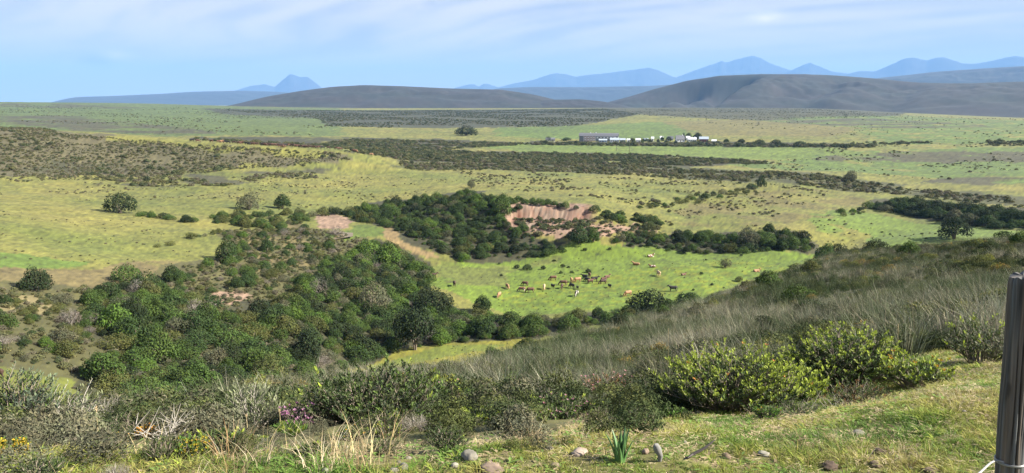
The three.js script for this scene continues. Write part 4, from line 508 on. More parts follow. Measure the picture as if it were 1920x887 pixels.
{ // the long barn: its gable end dark, the left of its long side in brick between pale piers, the right with a pale upper band
  const q = at(1124, 265.5, 800), m = q.r * Math.cos(q.a) / FOCAL, w = 72 * m, d = 13, h = 10.2 * m, rise = 2.8, g = group('barn', q.x, q.y - 0.2, q.z - d / 2, -q.a - 0.06);
  const s = new THREE.Shape([[-d / 2, 0], [d / 2, 0], [d / 2, h], [0, h + rise], [-d / 2, h]].map((p) => new THREE.Vector2(...p))), ge = new THREE.ExtrudeGeometry(s, { depth: w, bevelEnabled: false }); ge.rotateY(Math.PI / 2); ge.translate(-w / 2, 0, 0); mesh('wall', ge, WALL.dim, g);
  const rs = new THREE.Shape([[-d / 2 - 0.5, h - 0.5], [-d / 4, h + rise * 0.78], [0, h + rise + 0.1], [d / 4, h + rise * 0.78], [d / 2 + 0.5, h - 0.5], [d / 2 + 0.5, h - 0.2], [d / 4, h + rise * 0.78 + 0.35], [0, h + rise + 0.45], [-d / 4, h + rise * 0.78 + 0.35], [-d / 2 - 0.5, h - 0.2]].map((p) => new THREE.Vector2(...p))), rg = new THREE.ExtrudeGeometry(rs, { depth: w + 1, bevelEnabled: false }); rg.rotateY(Math.PI / 2); rg.translate(-w / 2 - 0.5, 0, 0); const rf = mesh('roof', rg, WALL.roofdark, g); for (const x of [-0.22, -0.08]) box('vent', 0.9, 0.9, 0.9, w * x, h + rise + 0.75, 0, WALL.white, rf);
  const bw = w * 0.30; box('brick_facing', bw, h - 0.6, 0.3, -w / 2 + w * 0.12 + bw / 2, (h - 0.6) / 2, d / 2 + 0.16, WALL.brick, g);
  for (let i = 0; i <= 4; i++) box('pier', 0.5, h - 0.4, 0.5, -w / 2 + w * 0.12 + bw * i / 4, (h - 0.4) / 2, d / 2 + 0.36, WALL.band, g);
  for (let i = 0; i < 4; i++) for (const y of [0.3, 0.7]) box('window', 1.3, 1.5, 0.12, -w / 2 + w * 0.12 + bw * (i + 0.5) / 4, h * y, d / 2 + 0.38, WALL.white, g);
  box('upper_band', w * 0.50, h * 0.32, 0.25, w * 0.20, h * 0.72, d / 2 + 0.14, WALL.band, g); box('door', 4.2, h * 0.5, 0.3, w * 0.40, h * 0.25, d / 2 + 0.17, WALL.door, g);
  for (let i = 0; i < 5; i++) box('window', 2.2, 1.0, 0.12, w * (0.02 + i * 0.085), h * 0.72, d / 2 + 0.29, WALL.glass, g);
  tag(g, 'long barn with a dark roof, brick left half and pale upper band', 'barn');
}
house(1153, 267, 18, 6, 4.6, 2.0, 'white', 'roofblue', 'white cottage with a blue grey roof before the right end of the barn', 'house', 0, { windows: 4, door: 2 });
house(1131, 266.8, 16, 5, 3.6, 1.2, 'blue', 'roofblue', 'low blue grey shed at the foot of the barn wall', 'shed', 0, { name: 'shed', windows: 3 });
house(1168, 267.2, 11, 5, 4.6, 1.6, 'blue', 'roofblue', 'blue shed beside the white cottage', 'shed', 0, { name: 'shed', windows: 2, door: 0 });
house(1179, 266.2, 6, 5, 3.4, 1.4, 'white', 'roofpale', 'small white outbuilding right of the blue shed', 'shed', 0, { name: 'shed', windows: 1, door: 0 });
house(1032, 264.5, 18, 5, 3.0, 1.8, 'dim', 'roofdark', 'low dark shed among bushes left of the barn', 'shed', 0.1, { name: 'shed', windows: 2 });
house(1224, 264.5, 5, 4, 4.8, 1.6, 'white', 'roofpale', 'tall narrow white building between the trees of the farm', 'house', 0.1, { windows: 1, door: 0 });
house(1241, 262, 6, 5, 3.6, 1.6, 'white', 'roofpale', 'white cottage beside a round dark tree', 'house', 0.2, { windows: 2 });
house(1258, 264, 11, 6, 4.0, 2.4, 'white', 'roofdark', 'white house with a dark pointed roof', 'house', 0, { windows: 3 });
house(1276, 266, 16, 7, 4.8, 4.2, 'white', 'roofdark', 'white house under a steep dark roof in the right group', 'house', 0.25, { windows: 3, chimney: true });
house(1299, 266, 16, 6, 4.4, 2.0, 'white', 'roofpale', 'long white house with a pale roof', 'house', 0, { windows: 4, door: 2, chimney: true });
house(1321, 265.8, 18, 7, 5.0, 2.4, 'roofred', 'roofblue', 'red walled shed with a blue grey roof at the right end of the farm', 'shed', 0, { name: 'shed', windows: 3 });
house(1197, 266, 9, 5, 3.4, 1.6, 'white', 'roofpale', 'low white building right of the small outbuilding', 'house', 0, { windows: 2 });
house(1212, 265, 8, 5, 3.2, 1.6, 'white', 'roofblue', 'white cottage with a blue roof left of the tall narrow building', 'house', 0.1, { windows: 2 });
house(1290, 263, 10, 6, 4.4, 2.0, 'white', 'roofpale', 'white house set back between the steep roofed and the long house', 'house', 0, { windows: 2 });
house(1340, 267, 9, 5, 3.0, 1.4, 'white', 'roofpale', 'last small white building right of the red walled shed', 'house', 0, { windows: 2, door: 0 });
const FARMSIDE = [[1090, 'left of the barn', 0], [1238, 'among the white buildings right of the barn', 0], [1336, 'around the right houses of the farm', 0], [2000, 'in the hedge right of the farm', 0]];
[[1281, 249.5 + 14, 11, 16, 'deep'], [1308, 262, 18, 14, 'deep'], [1242, 263, 9, 9, 'dark'], [1254, 263, 13, 8, 'deep'], [1028, 263, 18, 8, 'deep'], [1062, 263, 24, 6, 'dark'], [1186, 264, 14, 6, 'deep'], [1210, 264, 20, 6, 'dark'], [1345, 268.5, 12, 6, 'deep'], [1187, 268, 10, 6, 'deep'], [1204, 268, 8, 5, 'dark'], [1219, 267, 9, 7, 'deep'], [1234, 267, 9, 7, 'deep'], [1249, 267.5, 9, 6, 'dark'], [1267, 268.5, 9, 6, 'deep'], [1289, 268.5, 8, 5, 'dark'], [1310, 268.5, 8, 6, 'deep'], [1330, 269, 8, 5, 'dark'], [1291, 260, 14, 13, 'deep'], [1122, 268.5, 9, 3, 'dark'], [1144, 269.5, 7, 3, 'dark'], [1362, 266, 14, 7, 'dark'], [1390, 267, 22, 8, 'deep'], [1425, 270, 20, 10, 'dark'], [1455, 270, 24, 10, 'deep'], [1500, 270, 26, 6, 'dark']].sort((p, q) => p[0] - q[0]).forEach(([px, py, w, h, kind], i) => { const q = at(px, py + 1, 800), m = q.r * Math.cos(q.a) / FOCAL, k = FARMSIDE.findIndex((s) => px < s[0]), n = FARMSIDE[k][2]++; tag(bushThing('farm_tree', q.x, q.z, w * m / 2, h * m, kind, (i * 0.41) % 1, i, CROWN[i % 4]), NTH[n] + ' of the dark rounded trees ' + FARMSIDE[k][1], 'tree', 'trees around the farm'); });
{ // poles of the power line in front of the farm
  const pole = (px, py, hpx, label) => { const q = at(px, py, 500), m = q.r * Math.cos(q.a) / FOCAL, h = hpx * m, g = group('utility_pole', q.x, q.y, q.z); const p = mesh('pole', new THREE.CylinderGeometry(0.13, 0.19, h, 8), BARKP, g); p.position.y = h / 2; box('crossarm', 1.8, 0.15, 0.12, 0, h - 0.5, 0, BARKP, g); for (const x of [-0.8, 0, 0.8]) { const c = mesh('insulator', new THREE.CylinderGeometry(0.05, 0.07, 0.22, 6), WALL.white, g); c.position.set(x, h - 0.31, 0); } tag(g, label, 'pole'); };
  const BARKP = std(0.10, 0.09, 0.08, { vertexColors: false });
  pole(1180, 286, 24, 'utility pole on the green strip just below the white outbuilding'); pole(1156, 283, 12, 'shorter utility pole left of the tall one below the barn');
}
{ // white water tanks and the fallen pale trunk before the farm
  const q = at(1038.5, 268, 700), t = group('water_tank', q.x, q.y, q.z); const m = q.r / FOCAL; const c = mesh('tank', new THREE.CylinderGeometry(1.2 * m, 1.2 * m, 2.2 * m, 20), WALL.white, t); c.position.y = 1.1 * m; const l = mesh('lid', new THREE.ConeGeometry(1.25 * m, 0.5 * m, 20), WALL.white, t); l.position.y = 2.45 * m; tag(t, 'small white water tank on the grass left of the barn', 'tank');
}
// ---------------------------------------------------------------- pond and pale stones in the valley
{
  const rim = region([[592, 440], [606, 434], [636, 434], [662, 439], [662, 448], [636, 449], [606, 452], [594, 447]], 150), ys = rim.w.map(([x, z]) => groundY(x, z)), y = Math.max(...ys) * 0.35 + Math.min(...ys) * 0.65 + 0.25, sh = new THREE.Shape(rim.w.map(([x, z]) => new THREE.Vector2(x, -z))), g = new THREE.ShapeGeometry(sh); g.rotateX(-Math.PI / 2); g.translate(0, y, 0);
  tag(mesh('pond', g, new THREE.MeshStandardMaterial({ color: rgb(0.16, 0.125, 0.075), roughness: 0.45 })), 'small brown farm pond behind the spoil bank', 'pond', null, 'structure');
}

// sight lines to single plants and to the cow in the gap that lower growth leaves open: [azimuth, distance, width]
const FREE = [[362, 3.9, 0.3], [562, 6.4, 0.4], [545, 5.4, 0.25], [475, 7.6, 0.5], [1163, 3.9, 0.3], [1050, 5.9, 0.5], [895, 5.9, 0.35], [1375, 6.3, 1.0], [705, 6.6, 1.1], [97, 22, 0.7], [97, 12, 0.4], [97, 9, 0.3], [780, 5.6, 0.3]].map(([px, r, w]) => [dirOf(px, 800).a, r, w]);
const open_ = (a, d) => FREE.some(([na, nr, w]) => Math.abs(a - na) * nr < w * 0.5 && d < nr - 0.05 && d > nr * 0.72 - 0.6);
// ---------------------------------------------------------------- the near slope: reeds, cushions and grass in masses
function tuftGeo(seed, n, o = {}) { const r = rng(seed), g = new Geo(); for (let i = 0; i < n; i++) { const az = r() * 6.283, d = (o.foot ?? 0.10) * Math.sqrt(r()), k = 0.55 + 0.45 * r(), v = 0.65 + 0.7 * r(), w = r() < (o.pale ?? 0) ? 1.7 : 1, c = [v * w * (0.95 + 0.15 * r()), v * w, v * w * (0.85 + 0.3 * r())], c2 = o.tip ? c.map((q, j) => q * o.tip[j]) : c; g.blade(Math.cos(az) * d, -0.02, Math.sin(az) * d, az + (r() - 0.5), (o.lean ?? 0.3) * (0.3 + r()), k, (o.w ?? 0.014) * (0.7 + 0.6 * r()), c, o.seg ?? 2, c2, r() * 6.283); } return g.build(); }
const REED = [tuftGeo(61, 26, { pale: 0.3, lean: 0.6, foot: 0.16, w: 0.012 }), tuftGeo(62, 24, { pale: 0.4, lean: 0.95, foot: 0.2, w: 0.011 }), tuftGeo(63, 30, { pale: 0.2, lean: 0.4, foot: 0.14, w: 0.013 })];
const CUSHION = [71, 72, 73].map((s) => crownGeo(s, { lobes: 10, leaves: 1500, size: 0.11, thin: 0.36 }));
const REEDMAT = [leafMat(0.072, 0.092, 0.048, 0.2), leafMat(0.165, 0.170, 0.122, 0.2), leafMat(0.036, 0.055, 0.022, 0.2)];
const HEATH = [leafMat(0.036, 0.054, 0.019, 0.2), leafMat(0.066, 0.083, 0.026, 0.2), leafMat(0.090, 0.094, 0.058, 0.15), leafMat(0.125, 0.142, 0.026, 0.25), leafMat(0.20, 0.145, 0.027, 0.25)];
const slopeIn = (x, z, R) => { const r = Math.hypot(x, z), a = Math.atan2(x, -z); const rim = lerp(3.7, 12, sst(0.12, 0.62, a)) + 0.7 * n2(x * 0.5, z * 0.5); return r > rim && r < R(a); };
const crestR = pchip(LINES[4].map((p) => p.a), LINES[4].map((p) => p.r)), brow = (a) => crestR(a) * 1.16 + 1;
function strew(seed, n, r0, r1, make, a0 = -0.64, a1 = 0.64) { const r = rng(seed), out = []; for (let i = 0; i < n; i++) { const a = lerp(a0, a1, r()), d = Math.sqrt(lerp(r0 * r0, r1 * r1, r())), x = Math.sin(a) * d, z = -Math.cos(a) * d, b = make(x, z, d, a, r); if (b) { b.x = x; b.z = z; b.s = r(); b.turn = r() * 6.283; b.sink = b.sink ?? 0.02; out.push(b); } } return out; }
const reedy = (x, z, a) => fbm(x * 0.09 + 3, z * 0.09, 3) + 0.55 * sst(-0.25, 0.15, a) - 0.14;
{
  const reeds = (x, z, d, a, r) => { if (!slopeIn(x, z, brow)) return null; const q = reedy(x, z, a); if (q < 0.02 + r() * 0.25 || (d < 14 && r() < 0.7)) return null; const H = lerp(0.5, 1.15, r()) * (1 + 0.25 * n2(x * 0.1, z * 0.1)) * sst(4, 20, d + 6); return { R: H * lerp(0.8, 1.3, r()), H, k: n2(x * 0.14 + 8, z * 0.14) + (r() - 0.5) * 0.9, v: 0.75 + 0.5 * r(), warm: 0.95 + 0.2 * r() }; };
  const l = [...strew(301, 9000, 7, 34, reeds), ...strew(302, 24000, 34, 118, reeds, -0.3, 0.64)];
  for (let k = 0; k < 3; k++) for (let j = 0; j < 3; j++) { const part = l.filter((b, i) => (b.k < -0.2 ? 2 : b.k < 0.18 ? 0 : 1) === k && i % 3 === j); many('reeds', 'grey green reeds and tall stalks covering the near slope', REED[j], REEDMAT[k], part); }
  const heath = (x, z, d, a, r) => { if (!slopeIn(x, z, brow)) return null; const q = reedy(x, z, a), low = open_(a, d) ? 0.4 : 1; if (q > 0.2 && r() < 0.5) return null; const R = lerp(0.16, 0.62, r() ** 1.7) * (1 - 0.3 * sst(0.05, 0.3, q)) * (1 + 0.6 * sst(30, 70, d) * sst(0.1, 0.4, a)) * lerp(0.35, 1, sst(3, 14, d)); return { R: R * low, H: R * low * lerp(0.7, 1.3, r()), k: n2(x * 0.2 + 21, z * 0.2) + (r() - 0.5) * 0.8, v: 0.7 + 0.6 * r(), sink: 0.08 }; };
  const h = [...strew(311, 11500, 3.7, 34, heath), ...strew(312, 20000, 34, 118, heath, -0.3, 0.64)];
  for (let k = 0; k < 5; k++) for (let j = 0; j < 3; j++) many('heath', 'low heath bushes covering the near slope between the reeds', CUSHION[j], HEATH[k], h.filter((b, i) => (b.k < -0.12 ? 0 : b.k < 0.14 ? 1 : (b.k < 0.38 || Math.hypot(b.x, b.z) < 9) ? 2 : b.k < 0.62 || Math.hypot(b.x, b.z) < 16 ? 3 : 4) === k && i % 3 === j));
}
// grass of the verge; the front flower bush and the stones are not overgrown by it
const HEADS = [[dirOf(362, 880).a, 4.4, 0.11], [dirOf(881, 866).a, 3.9, 0.08], [dirOf(750, 874).a, 3.8, 0.10], [dirOf(922, 884).a, 3.6, 0.10], [dirOf(1163, 866).a, 3.75, 0.08], ...[[1557, 866, 0.06], [1652, 838, 0.05], [1644, 866, 0.05], [1634, 884, 0.05], [1363, 852, 0.05], [1432, 848, 0.06], [1086, 859, 0.07], [1236, 872, 0.05], [1210, 856, 0.04], [1310, 862, 0.1], [1745, 884, 0.05]].map(([px, py, w]) => { const q = at(px, py, 2.2); return [q.a, q.r, w]; })];
const GRASS = [tuftGeo(81, 15, { w: 0.075, foot: 0.4, lean: 0.9, seg: 3 }), tuftGeo(82, 13, { w: 0.085, foot: 0.5, lean: 1.3, seg: 3 }), tuftGeo(83, 9, { w: 0.19, foot: 0.25, lean: 1.5, seg: 3 })], HAY = [tuftGeo(84, 12, { w: 0.017, foot: 0.25, lean: 0.5, seg: 3 }), tuftGeo(85, 10, { w: 0.016, foot: 0.35, lean: 0.85, seg: 3 })];
const GRASSMAT = [leafMat(0.185, 0.235, 0.042, 0.3), leafMat(0.29, 0.285, 0.080, 0.3), leafMat(0.105, 0.19, 0.033, 0.3)], HAYMAT = [leafMat(0.42, 0.35, 0.19, 0.2), leafMat(0.50, 0.44, 0.30, 0.2), leafMat(0.30, 0.21, 0.11, 0.2)];
{
  const vergeR = (a) => lerp(4.0, 12.5, sst(-0.02, 0.62, a));
  const green = (x, z, d, a, r) => { if (d > vergeR(a) + 0.8 * n2(x, z)) return null; const q = fbm(x * 0.7 + 5, z * 0.7, 3) + 0.25 * sst(-0.1, 0.25, a); if (q < -0.4 + r() * 0.4 || (a < -0.08 && r() < 0.55) || HEADS.some(([na, nr, W]) => Math.abs(a - na) * nr < W && d < nr && d > nr - 0.12)) return null; const cl = n2(x * 2.6 + 9, z * 2.6), H = lerp(0.016, 0.042, r() ** 1.4) * (1 + 1.3 * Math.max(0, cl) + 0.6 * (1 - sst(-0.15, 0.05, a)) + 0.4 * n2(x * 0.9, z * 0.9 + 4)); return { R: H * lerp(0.8, 1.4, r()), H: Math.max(H, 0.025), k: n2(x * 1.6 + 30, z * 1.6) + (r() - 0.5) * 0.6, v: 0.65 + 0.7 * r() }; };
  const l = [...strew(321, 44000, 2.6, 7, green), ...strew(322, 30000, 7, 13.5, green, 0.05, 0.64)];
  for (let k = 0; k < 3; k++) for (let j = 0; j < 3; j++) many('grass', 'short green grass of the trampled verge', GRASS[j], GRASSMAT[k], l.filter((b, i) => (b.k < -0.12 ? 1 : b.k < 0.3 ? 0 : 2) === k && i % 3 === j));
  const dry = (x, z, d, a, r) => { if (d > vergeR(a) + (a < 0.1 ? 0.2 : 1.5) || HEADS.some(([na, nr, W]) => Math.abs(a - na) * nr < W && d < nr && d > nr - 0.9)) return null; const left = 1 - sst(-0.05, 0.12, a), q = fbm(x * 0.8 + 50, z * 0.8, 3); if (q < 0.02 - 0.12 * left + r() * 0.3) return null; const H = lerp(0.03, 0.10, r()) + left * lerp(0.02, 0.22, r() ** 3); return { R: H * lerp(0.7, 1.3, r()) + 0.02, H, k: r(), v: 0.65 + 0.6 * r() }; };
  const y = [...strew(331, 12000, 2.7, 7.5, dry), ...strew(332, 5000, 7, 14, dry, 0.1, 0.64)];
  for (let k = 0; k < 3; k++) for (let j = 0; j < 2; j++) many('grass', 'dry straw coloured grass standing in the verge', HAY[j], HAYMAT[k], y.filter((b, i) => (b.k < 0.45 ? 0 : b.k < 0.72 ? 1 : 2) === k && i % 2 === j));
}
{ // dead straws, leaves and little pebbles lying between the blades
  const lit = (seed, n, c) => { const r = rng(seed), g = new Geo(); for (let i = 0; i < n; i++) { const a = r() * 6.283, x = (r() - 0.5) * 2, z = (r() - 0.5) * 2, v = 0.5 + r(), L = 0.2 + 0.6 * r(); g.leaf(x, 0.03 + 0.12 * r(), z, [Math.cos(a), (r() - 0.3) * 0.3, Math.sin(a)], [0, 1, 0], L, c === 1 ? 0.05 : 0.22, [v, v, v], 0.2); } return g.build(); };
  const S = [lit(91, 26, 1), lit(92, 12, 0)], M = [leafMat(0.40, 0.33, 0.20, 0.1), leafMat(0.19, 0.15, 0.085, 0.1), leafMat(0.10, 0.16, 0.035, 0.2)];
  const put = (x, z, d, a, r) => { const R = lerp(0.035, 0.085, r()); return d > lerp(4.6, 12.5, sst(-0.02, 0.62, a)) ? null : { R, H: R * 0.6, k: r(), v: 0.6 + 0.7 * r(), sink: 0 }; };
  const l = [...strew(341, 3600, 2.6, 6.5, put), ...strew(342, 2400, 6.5, 12.5, put, 0.05, 0.64)];
  [[0, 0, 0, 0.5], [1, 1, 0.5, 0.72], [1, 2, 0.72, 1.01]].forEach(([s, m, lo, hi]) => many('litter', ['dead straws lying on the turf of the verge', 'brown dead leaves lying on the turf of the verge', 'small flat green herbs in the turf of the verge'][m], S[s], M[m], l.filter((b) => b.k >= lo && b.k < hi)));
  const pb = strew(343, 420, 2.7, 9, (x, z, d, a, r) => { const R = lerp(0.006, 0.022, r() ** 3); return d > lerp(4.4, 10, sst(-0.02, 0.62, a)) ? null : { R, H: R * 0.7, v: 0.5 + 0.6 * r(), sink: 0 }; });
  many('pebbles', 'small pebbles scattered on the turf of the verge', lumpGeo(93, 1.3, 0.3, 2), std(0.24, 0.21, 0.17), pb);
}
// ---------------------------------------------------------------- shrubs close to us, each with its twigs and leaves
const STEM = std(0.20, 0.165, 0.13), PALESTEM = std(0.34, 0.31, 0.27);
function shrubAt(px, py, wpx, hpx, r) { const a = dirOf(px, py).a, x = Math.sin(a) * r, z = -Math.cos(a) * r, m = r * Math.cos(a) / FOCAL; return { x, z, y: groundY(x, z), W: wpx * m, H: hpx * m, a }; }
const NAMED = [];
function shrub(label, px, py, wpx, topPy, r, o) {
  const q = shrubAt(px, py, wpx, 0, r), rr = rng(o.seed ?? Math.round(px * 7 + py)), topY = EYE + dirOf(px, topPy).s * r, H = Math.max(0.08, topY - q.y), W = q.W, g = (NAMED.push([q.a, r, W]), group(o.name ?? 'shrub', q.x, q.y, q.z, 0)), st = new Geo(), lf = new Geo(), fl = new Geo();
  const ns = o.stems ?? 26, base = 0.16 * W, sl = (groundY(q.x + 0.3, q.z) - groundY(q.x - 0.3, q.z)) / 0.6;
  for (let i = 0; i < ns; i++) {
    const az = i * 2.39996 + rr() * 0.5, ro = Math.sqrt((i + 0.5) / ns), e = W / 2 * ro * (0.85 + 0.25 * rr()), up = o.dome === false ? 1 : Math.sqrt(Math.max(0.05, 1 - (ro * 0.93) ** 2)), h = H * (0.16 + 0.84 * up) * (0.6 + 0.48 * rr()), ca = Math.cos(az), sa = Math.sin(az), b0 = [ca * base * rr(), -0.02, sa * base * rr()], tip = [ca * e, h, sa * e * (o.deep ?? 0.8)], mid = [lerp(b0[0], tip[0], 0.55) + (rr() - 0.5) * 0.08 * W, h * 0.5, lerp(b0[2], tip[2], 0.55)], c = [0.7 + 0.5 * rr()]; c.push(c[0], c[0]);
    const rad = (o.rad ?? 0.007) * (0.7 + 0.6 * rr()); st.tube([b0, mid, tip], [rad, rad * 0.7, rad * 0.25], 5, c);
    const nt = o.twigs ?? 6;
    for (let t = 0; t < nt; t++) {
      const f = 0.2 + 0.8 * (t + 1) / nt, p = f < 0.5 ? b0.map((v, k) => lerp(v, mid[k], f * 2)) : mid.map((v, k) => lerp(v, tip[k], f * 2 - 1)), ta = az + (rr() - 0.5) * 3.2, tl = (o.twig ?? 0.13) * (0.5 + rr()) * Math.min(1, H / 0.35), d = [Math.cos(ta) * 0.7, 0.55 + 0.5 * rr(), Math.sin(ta) * 0.7], ln = Math.hypot(...d); d.forEach((v, k) => d[k] = v / ln);
      const end = p.map((v, k) => v + d[k] * tl); st.tube([p, end], [rad * 0.4, rad * 0.15], 3, c);
      const outer = Math.min(1, (end[1] / H) * 0.6 + (Math.hypot(end[0], end[2]) / (W / 2)) * 0.5), nl = Math.round((o.leaves ?? 11) * (o.even ? 1 : 0.5 + 0.6 * outer)), tone = o.tones[Math.floor(rr() * o.tones.length)], young = outer > (o.youngFrom ?? 0.86) && o.young ? o.young : tone;
      for (let k = 0; k < nl; k++) {
        const u = 0.25 + 0.75 * (k + rr()) / nl, la = k * 2.4 + rr(), L = (o.len ?? 0.04) * (0.65 + 0.6 * rr()), op = (o.open ?? 0.9) * (0.6 + 0.6 * rr()), dir = [d[0] + Math.cos(la) * op, d[1] + (rr() - 0.3) * 0.4, d[2] + Math.sin(la) * op], dl = Math.hypot(...dir); dir.forEach((v, j) => dir[j] = v / dl);
        let n = [-Math.cos(la) * 0.7 + (rr() - 0.5) * 0.8, 1 + (rr() - 0.5) * 0.8, -Math.sin(la) * 0.7 + (rr() - 0.5) * 0.8]; const dt = n[0] * dir[0] + n[1] * dir[1] + n[2] * dir[2]; n = n.map((v, j) => v - dt * dir[j]); const nn = Math.hypot(...n) || 1; n = n.map((v) => v / nn);
        const src = u > 0.6 ? young : tone, v = 0.7 + 0.6 * rr(); lf.leaf(lerp(p[0], end[0], u), lerp(p[1], end[1], u), lerp(p[2], end[2], u), dir, n, L, L * (o.wid ?? 0.38), src.map((s) => s * v), 0.1);
      }
      if (o.flower && rr() < o.flower.chance && outer > (o.flower.from ?? 0.7)) for (let k = 0; k < (o.flower.n ?? 7); k++) { const la = rr() * 6.283, y = rr(), D = [Math.cos(la), 0.4 + y, Math.sin(la)], dl = Math.hypot(...D), dd = D.map((s) => s / dl), s = o.flower.size * (0.7 + 0.6 * rr()), v = 0.75 + 0.5 * rr(), cc = o.flower.colors[Math.floor(rr() * o.flower.colors.length)]; fl.leaf(end[0], end[1], end[2], dd, [dd[1], -dd[0], 0.3], s, s * 0.5, cc.map((w) => w * v), 0.2); }
    }
  }
  const sm = mesh('branches', st.build(), o.pale ? PALESTEM : STEM, g); if (lf.i.length) tag(mesh('leaves', lf.build(), o.mat ?? FRESH, g), null, null, null, 'stuff'); if (fl.i.length) tag(mesh('flowers', fl.build(), PETAL, g), null, null, null, 'stuff');
  tag(g, label, o.cat ?? 'shrub', o.group); return g;
}
const FRESH = leafMat(0.88, 0.88, 0.88, 0.36, { specularIntensity: 0.7, roughness: 1 }), DULLLEAF = leafMat(0.85, 0.85, 0.85, 0.2), PETAL = leafMat(1, 1, 1, 0.35);
const G = { dark: [0.050, 0.085, 0.018], mid: [0.095, 0.155, 0.025], lime: [0.27, 0.34, 0.035], gold: [0.30, 0.28, 0.035], rust: [0.22, 0.11, 0.03], olive: [0.082, 0.108, 0.027], silver: [0.26, 0.29, 0.15], blue: [0.10, 0.14, 0.085], straw: [0.34, 0.28, 0.15], grey: [0.135, 0.145, 0.085], bright: [0.11, 0.23, 0.025] };
const ORANGE = [[0.48, 0.24, 0.02], [0.42, 0.17, 0.02], [0.46, 0.31, 0.03]], YELLOW = [[0.46, 0.34, 0.02], [0.42, 0.27, 0.02], [0.48, 0.40, 0.05]], PINK = [[0.33, 0.14, 0.26], [0.27, 0.09, 0.21], [0.38, 0.23, 0.32]], ROSE = [[0.60, 0.30, 0.30], [0.55, 0.36, 0.30], [0.5, 0.2, 0.34]];
shrub('broad dark leafy shrub left of centre with lime shoots on top', 705, 815, 310, 700, 6.6, { stems: 110, twigs: 9, leaves: 12, len: 0.040, wid: 0.42, tones: [G.dark, G.mid, G.mid, G.dark, G.olive], young: G.lime, youngFrom: 0.92, rad: 0.008, twig: 0.1 });
shrub('tall yellow green shrub in the middle of the right verge', 1375, 805, 285, 672, 6.3, { stems: 100, twigs: 10, leaves: 15, len: 0.030, wid: 0.55, tones: [G.mid, G.dark, G.mid, G.olive, G.lime], young: G.lime, youngFrom: 0.72, rad: 0.008, flower: { chance: 0.06, n: 4, size: 0.03, colors: [[0.5, 0.22, 0.06]], from: 0.8 } });
shrub('bright leafed shrub behind and right of the yellow green shrub', 1575, 765, 235, 632, 8.0, { stems: 96, twigs: 10, leaves: 15, len: 0.034, wid: 0.52, tones: [G.dark, G.mid, G.dark], young: G.lime, youngFrom: 0.75, rad: 0.010 });
shrub('spreading shrub with orange flowers left of the fence post', 1712, 765, 140, 680, 7.6, { stems: 32, twigs: 7, leaves: 10, len: 0.04, wid: 0.45, tones: [G.mid, G.olive, G.mid], young: G.lime, youngFrom: 0.75, rad: 0.009, flower: { chance: 0.22, n: 6, size: 0.03, colors: ORANGE, from: 0.9 } });
shrub('yellow green bush joining the two bright shrubs of the right verge', 1478, 790, 130, 700, 7.0, { stems: 46, twigs: 8, leaves: 12, len: 0.040, wid: 0.48, tones: [G.dark, G.mid, G.olive, G.mid], young: G.lime, youngFrom: 0.8 });
shrub('leafy bush between the bright shrub and the spreading one', 1660, 772, 120, 692, 8.2, { stems: 40, twigs: 7, leaves: 11, len: 0.042, wid: 0.46, tones: [G.dark, G.mid, G.olive], young: G.lime, youngFrom: 0.85 });
shrub('low leafy bush at the left foot of the yellow green shrub', 1275, 812, 110, 735, 6.6, { stems: 36, twigs: 7, leaves: 11, len: 0.038, wid: 0.46, tones: [G.mid, G.dark, G.mid], young: G.lime, youngFrom: 0.8 });
shrub('dull olive shrub in front of the bright leafed shrub', 1605, 795, 140, 725, 6.7, { stems: 40, twigs: 7, leaves: 12, len: 0.022, wid: 0.35, tones: [G.olive, G.dark, G.olive, G.rust], young: G.mid });
shrub('olive shrub beside the fence post with bright shoots', 1835, 722, 150, 612, 9.4, { stems: 44, twigs: 7, leaves: 10, len: 0.042, wid: 0.42, tones: [G.olive, G.dark, G.olive, G.grey], young: G.lime, youngFrom: 0.9 });
shrub('silvery yellow green bush with upright leaves left of the pink flowers', 475, 825, 120, 735, 7.6, { stems: 34, twigs: 7, leaves: 13, len: 0.042, wid: 0.22, open: 0.6, tones: [G.silver, G.olive, G.mid], young: G.silver, youngFrom: 0.5, pale: true });
shrub('blue green bush at the left edge with pale stems', 35, 845, 165, 712, 7.2, { stems: 70, twigs: 9, leaves: 12, len: 0.038, wid: 0.34, tones: [G.blue, G.dark, G.blue, G.mid], young: [0.17, 0.22, 0.12], youngFrom: 0.95, rad: 0.008 });
shrub('thin open bush with white twisted branches near the left edge', 132, 845, 120, 738, 7.4, { stems: 18, twigs: 6, leaves: 9, len: 0.04, wid: 0.26, tones: [G.silver, G.blue, G.mid], young: G.silver, pale: true, rad: 0.011 });
shrub('round bush crowned with yellow flower heads in the front grass', 362, 886, 76, 826, 3.9, { stems: 46, twigs: 4, leaves: 13, len: 0.022, wid: 0.16, open: 0.5, twig: 0.06, tones: [G.bright, G.lime, G.mid], rad: 0.003, flower: { chance: 0.65, n: 10, size: 0.011, colors: YELLOW, from: 0.62 }, cat: 'flower bush', name: 'flower_bush' });
shrub('low yellow green tuft right of the yellow flower bush', 470, 886, 82, 848, 4.5, { stems: 34, twigs: 4, leaves: 12, len: 0.024, wid: 0.3, twig: 0.05, tones: [G.lime, G.silver, G.lime], rad: 0.003 });
shrub('feathery bright green bush between dry stalks', 545, 870, 66, 815, 5.4, { stems: 40, twigs: 5, leaves: 14, len: 0.035, wid: 0.1, open: 0.4, twig: 0.09, tones: [G.bright, G.lime, G.mid], rad: 0.003 });
shrub('pink flowering bush left of the broad dark shrub', 562, 838, 62, 768, 6.4, { stems: 22, twigs: 6, leaves: 5, len: 0.028, tones: [G.grey, G.olive], flower: { chance: 0.75, n: 10, size: 0.022, colors: PINK, from: 0.55 }, cat: 'flower bush', name: 'flower_bush' });
